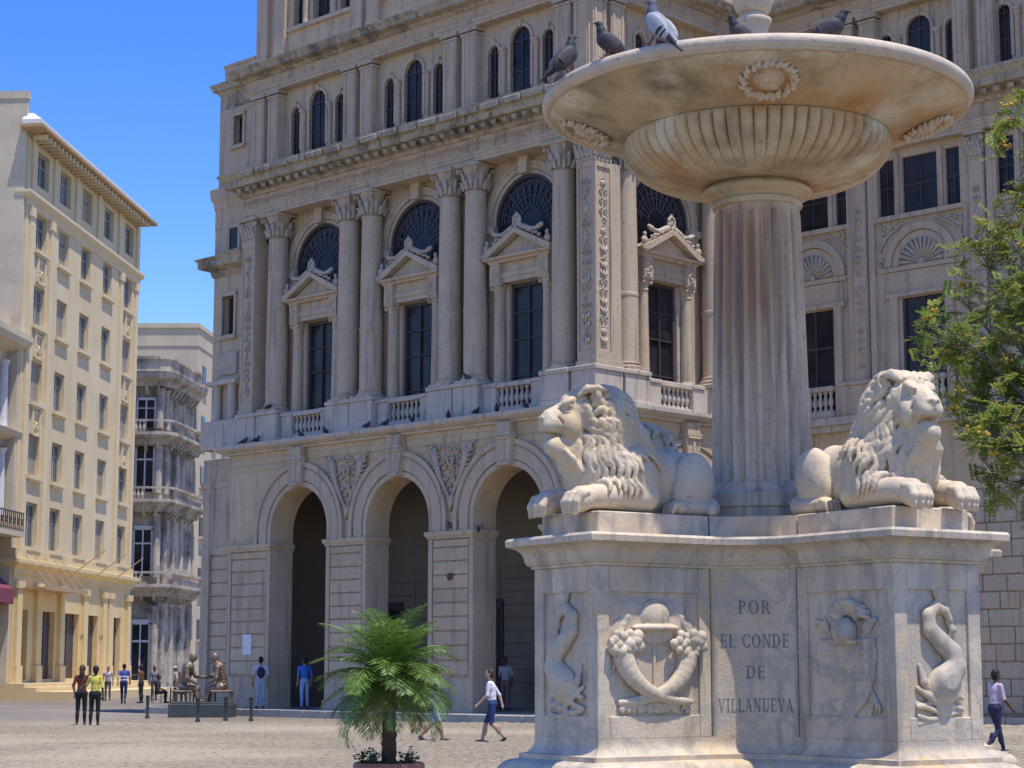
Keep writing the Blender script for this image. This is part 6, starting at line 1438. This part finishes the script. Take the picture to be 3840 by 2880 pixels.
# seated group at a pavement table
M['table'] = mat('cafe_table', (.45, .44, .43), .5, (.35, .34, .33), 5)
def chair(p, head, label):
    r_ = empty('cafe_chair', p, R(head)); tag(r_, label, 'chair', 'chairs at the pavement table')
    g = G(); g.cbox(-.21, .21, -.21, .21, .43, .46, .01); g.build('seat', 'iron', r_); g = G(); g.cbox(-.23, -.20, -.20, .20, .58, .86, .01); g.build('backrest', 'iron', r_)
    for x in (-.2, .19):
        for y in (-.19, .19): g = G(); g.tube([(x, y, 0), (x, y, .45 if x > 0 else .85)], .014, 6); g.build('leg', 'iron', r_)
tp = gpt(368, 1519)
t_ = empty('cafe_table', tp); tag(t_, 'small round pavement table between the seated people', 'table'); g = G(); g.lathe([(0, .71), (.38, .71), (.38, .735), (0, .735)], 24, cap=False); g.build('table_top', 'table', t_); g = G(); g.lathe([(.22, 0), (.22, .02), (.03, .05), (.03, .71)], 16); g.build('pedestal', 'iron', t_)
for dx, hd, lab, tc, nm in ((-.62, 0, 'person in dark clothes seated left of the pavement table', (.05, .05, .06), 'left'), (.62, 180, 'person in navy shirt seated right of the pavement table', (.05, .04, .10), 'right')):
    q_ = tp + Vector((dx, 0, 0)); chair(q_, hd, 'dark metal chair on the %s side of the pavement table' % nm); person(lab, 0, 0, hd, 1.70, pos=q_, pose='sit', top=tc, bottom=(.03, .03, .035), skin=SKIN_D)
# ================================================================== bronze sculpture and bollards
M['bronze'] = mat('brown_bronze', (.17, .12, .085), .5, (.27, .20, .14), 3, (.10, .05, .035), 2.5, .5, .7, metallic=.5, spec=.5, bump=.01, bscale=14)
M['dark_stone'] = mat('dark_green_stone', (.075, .085, .085), .6, (.05, .06, .06), 3, bump=.006, bscale=20)
sp = gpt(431, 1550) + Vector((0, .6, 0)); BS = empty('bronze_sculpture', sp); tag(BS, 'abstract brown bronze of two seated talkers on a dark stone block', 'sculpture')
g = G(); g.cbox(-1.04, 1.04, -.6, .6, 0, .44, .02); g.cbox(-.98, .98, -.54, .54, .44, .50, .015); g.build('stone_block', 'dark_stone', BS)
def talker(sg, seed):
    s = SDF((-1.1, -.55, .40), (1.1, .55, 2.35), .018); rr = random.Random(seed); x = lambda v: sg * v
    s.cap((x(.22), .13, .92), (x(.62), .16, .98), .11, .13, k=.05); s.cap((x(.22), -.13, .92), (x(.62), -.16, .98), .11, .13, k=.05)
    for y in (.14, -.14): s.cap((x(.22), y, .92), (x(.14), y * 1.2, .54), .10, .07, k=.04); s.ell((x(.05), y * 1.2, .52), (.16, .06, .05), k=.03)
    s.chain([(x(.62), 0, 1.0), (x(.60), 0, 1.30), (x(.50), 0, 1.62)], [.20, .18, .20], k=.05); s.cap((x(.50), .24, 1.62), (x(.50), -.24, 1.62), .10, .10, k=.05)
    s.cap((x(.46), 0, 1.72), (x(.40), 0, 1.84), .07, .065, k=.03); s.ell((x(.36), 0, 1.95), (.13, .10, .16), k=.02); s.cap((x(.24), 0, 1.95), (x(.20), 0, 1.90), .03, .03, k=.02)
    s.chain([(x(.50), .24, 1.60), (x(.30), .30, 1.34), (x(.02), .16, 1.30)], [.085, .07, .05], k=.03); s.chain([(x(.50), -.24, 1.60), (x(.48), -.34, 1.28), (x(.20), -.24, 1.10)], [.085, .07, .05], k=.03)
    for k in range(5): s.ell((x(rr.uniform(.3, .75)), rr.uniform(-.3, .3), rr.uniform(1.0, 1.6)), rr.uniform(.05, .10), k=.02, sub=True)       # pierced openings
    for k in range(6): z = 1.05 + .1 * k; s.chain([(x(.74 - .03 * k), -.22, z), (x(.80 - .03 * k), 0, z + .05), (x(.74 - .03 * k), .22, z)], [.02, .03, .02], k=.01)
    return s.mesh('seated_figure', 'bronze', 1)
put('seated_figure', talker(1, 1), BS); put('seated_figure', talker(-1, 2), BS)
g = G(); g.cbox(-.34, .34, -.36, .36, .80, .88, .02)
for x in (-.28, .28):
    for y in (-.3, .3): g.tube([(x, y, .5), (x, y, .82)], .035, 6)
me_bf = g.mesh('bench', 'bronze')
for x in (.64, -.64): put('bench', me_bf, BS, (x, 0, 0))
g = G(); g.lathe([(.075, 0), (.075, .06), (.05, .10), (.045, .52), (.06, .56), (.06, .60), (.045, .62), (.07, .67), (.06, .72), (0, .745)], 14); me_bo = autosmooth(g.mesh('bollard', 'iron'))
for x, y, lab in ((318, 1552, 'dark iron bollard standing left of the bronze sculpture'), (427, 1560, 'dark iron bollard in front of the sculpture block'), (487, 1557, 'dark iron bollard at the right end of the sculpture block'), (542, 1558, 'dark iron bollard by the kerb right of the sculpture')):
    o = put('bollard', me_bo, None, gpt(x, y)); tag(o, lab, 'bollard', 'bollards along the plaza edge')
# ================================================================== pigeons
def pigeon(pale=False, seed=0, crouch=0.0):
    s = SDF((-.30, -.14, -.01), (.24, .14, .33), .0052); BD, NK, WG, BR, FT_ = range(5); t = -.42
    Rt = np.array([[math.cos(t), 0, math.sin(t)], [0, 1, 0], [-math.sin(t), 0, math.cos(t)]])
    s.ell((.0, 0, .125), (.118, .062, .066), Rt, k=.01, m=BD); s.ell((.05, 0, .14), (.065, .058, .062), k=.03, m=BD)
    s.chain([(.07, 0, .16), (.10, 0, .205), (.118, 0, .238)], [.050, .036, .028], k=.015, m=NK); s.ell((.130, 0, .252), (.034, .025, .026), k=.008, m=NK)
    s.cap((.155, 0, .250), (.185, 0, .241), .009, .003, k=.004, m=BR)
    s.ell((-.165, 0, .062), (.085, .034, .012), Rt, k=.012, m=BR); s.ell((-.10, 0, .085), (.08, .045, .03), Rt, k=.02, m=BD)
    for sg in (-1, 1):
        s.ell((-.015, sg * .052, .130), (.115, .020, .052), Rt, k=.004, m=WG); s.ell((-.115, sg * .035, .088), (.085, .012, .022), Rt, k=.006, m=BR)
        s.ell((-.055, sg * .070, .105), (.012, .006, .040), Rt, k=.0, m=BR); s.ell((-.085, sg * .062, .093), (.012, .006, .035), Rt, k=.0, m=BR)
        s.cap((.0, sg * .028, .08), (.012, sg * .03, .008), .008, .0065, k=.01, m=FT_); s.cap((.0, sg * .03, .006), (.05, sg * .035, .005), .006, .005, k=.002, m=FT_)
        s.ell((.148, sg * .024, .257), .005, k=0, m=FT_)
    c = [(.30, .31, .34), (.10, .11, .14), (.46, .47, .50), (.045, .045, .055), (.30, .09, .07)] if pale else [(.060, .055, .065), (.040, .045, .050), (.085, .075, .085), (.03, .03, .035), (.22, .07, .06)]
    return s.mesh('pigeon', [cmat(x, .6, 'feather') for x in c], 1)
pgD, pgP = pigeon(False), pigeon(True)
def rim(phi, r=1.20): return Vector((FX + r * math.cos(R(phi)), FY + r * math.sin(R(phi)), 4.924))
for phi, r, hd, me, lab, sc, z, pit in ((193, 1.19, 70, pgD, 'dark pigeon furthest left on the basin rim, half behind its neighbour', .62, 0, .3), (204, 1.20, 22, pgD, 'dark pigeon with raised head, second from the left on the basin rim', .76, 0, .42), (221, 1.20, 200, pgD, 'grey pigeon facing left, third along the basin rim', .68, 0, .25), (236, 1.19, 138, pgP, 'pale grey pigeon with two black wing bars on the basin rim', .86, 0, .45), (259, 1.12, 215, pgD, 'pigeon crouching behind the front of the basin rim left of the finial', .62, -.05, .1), (283, 1.12, 340, pgD, 'pigeon on the basin rim just right of the finial', .70, -.03, .0)):
    p = rim(phi, r); p.z += z; o = put('pigeon', me, None, p, sc=sc, rot=(0, -pit, R(hd))); tag(o, lab, 'pigeon', 'pigeons on the fountain basin')
Mex = Matrix.Translation(K0) @ Matrix.Rotation(ANG, 4, 'Z'); rr = random.Random(31)
for x in (16.6, 15.9, 13.5, 12.2, 10.1, 9.2, 7.9, 6.25, 5.0, 4.1, 2.9):
    p = Mex @ Vector((x, .17, 9.35)); o = put('pigeon', pgD, None, p, rr.random() * 6.28, 1.0); tag(o, 'tiny dark pigeon perched on the pale ledge above the arches', 'pigeon', 'pigeons on the storey ledge')
for x, z, yy in ((15.5, 10.48, -.05), (5.6, 10.48, -.05), (6.2, 5.85, .02)):
    p = Mex @ Vector((x, yy, z)); o = put('pigeon', pgD, None, p, rr.random() * 6.28, 1.05); tag(o, {15.5: 'dark pigeon on the leftmost column pedestal of the arcade front', 5.6: 'dark pigeon on the pedestal of the second pair of columns from the corner', 6.2: 'dark pigeon on the impost of the pier beside the third arch'}[x], 'pigeon')
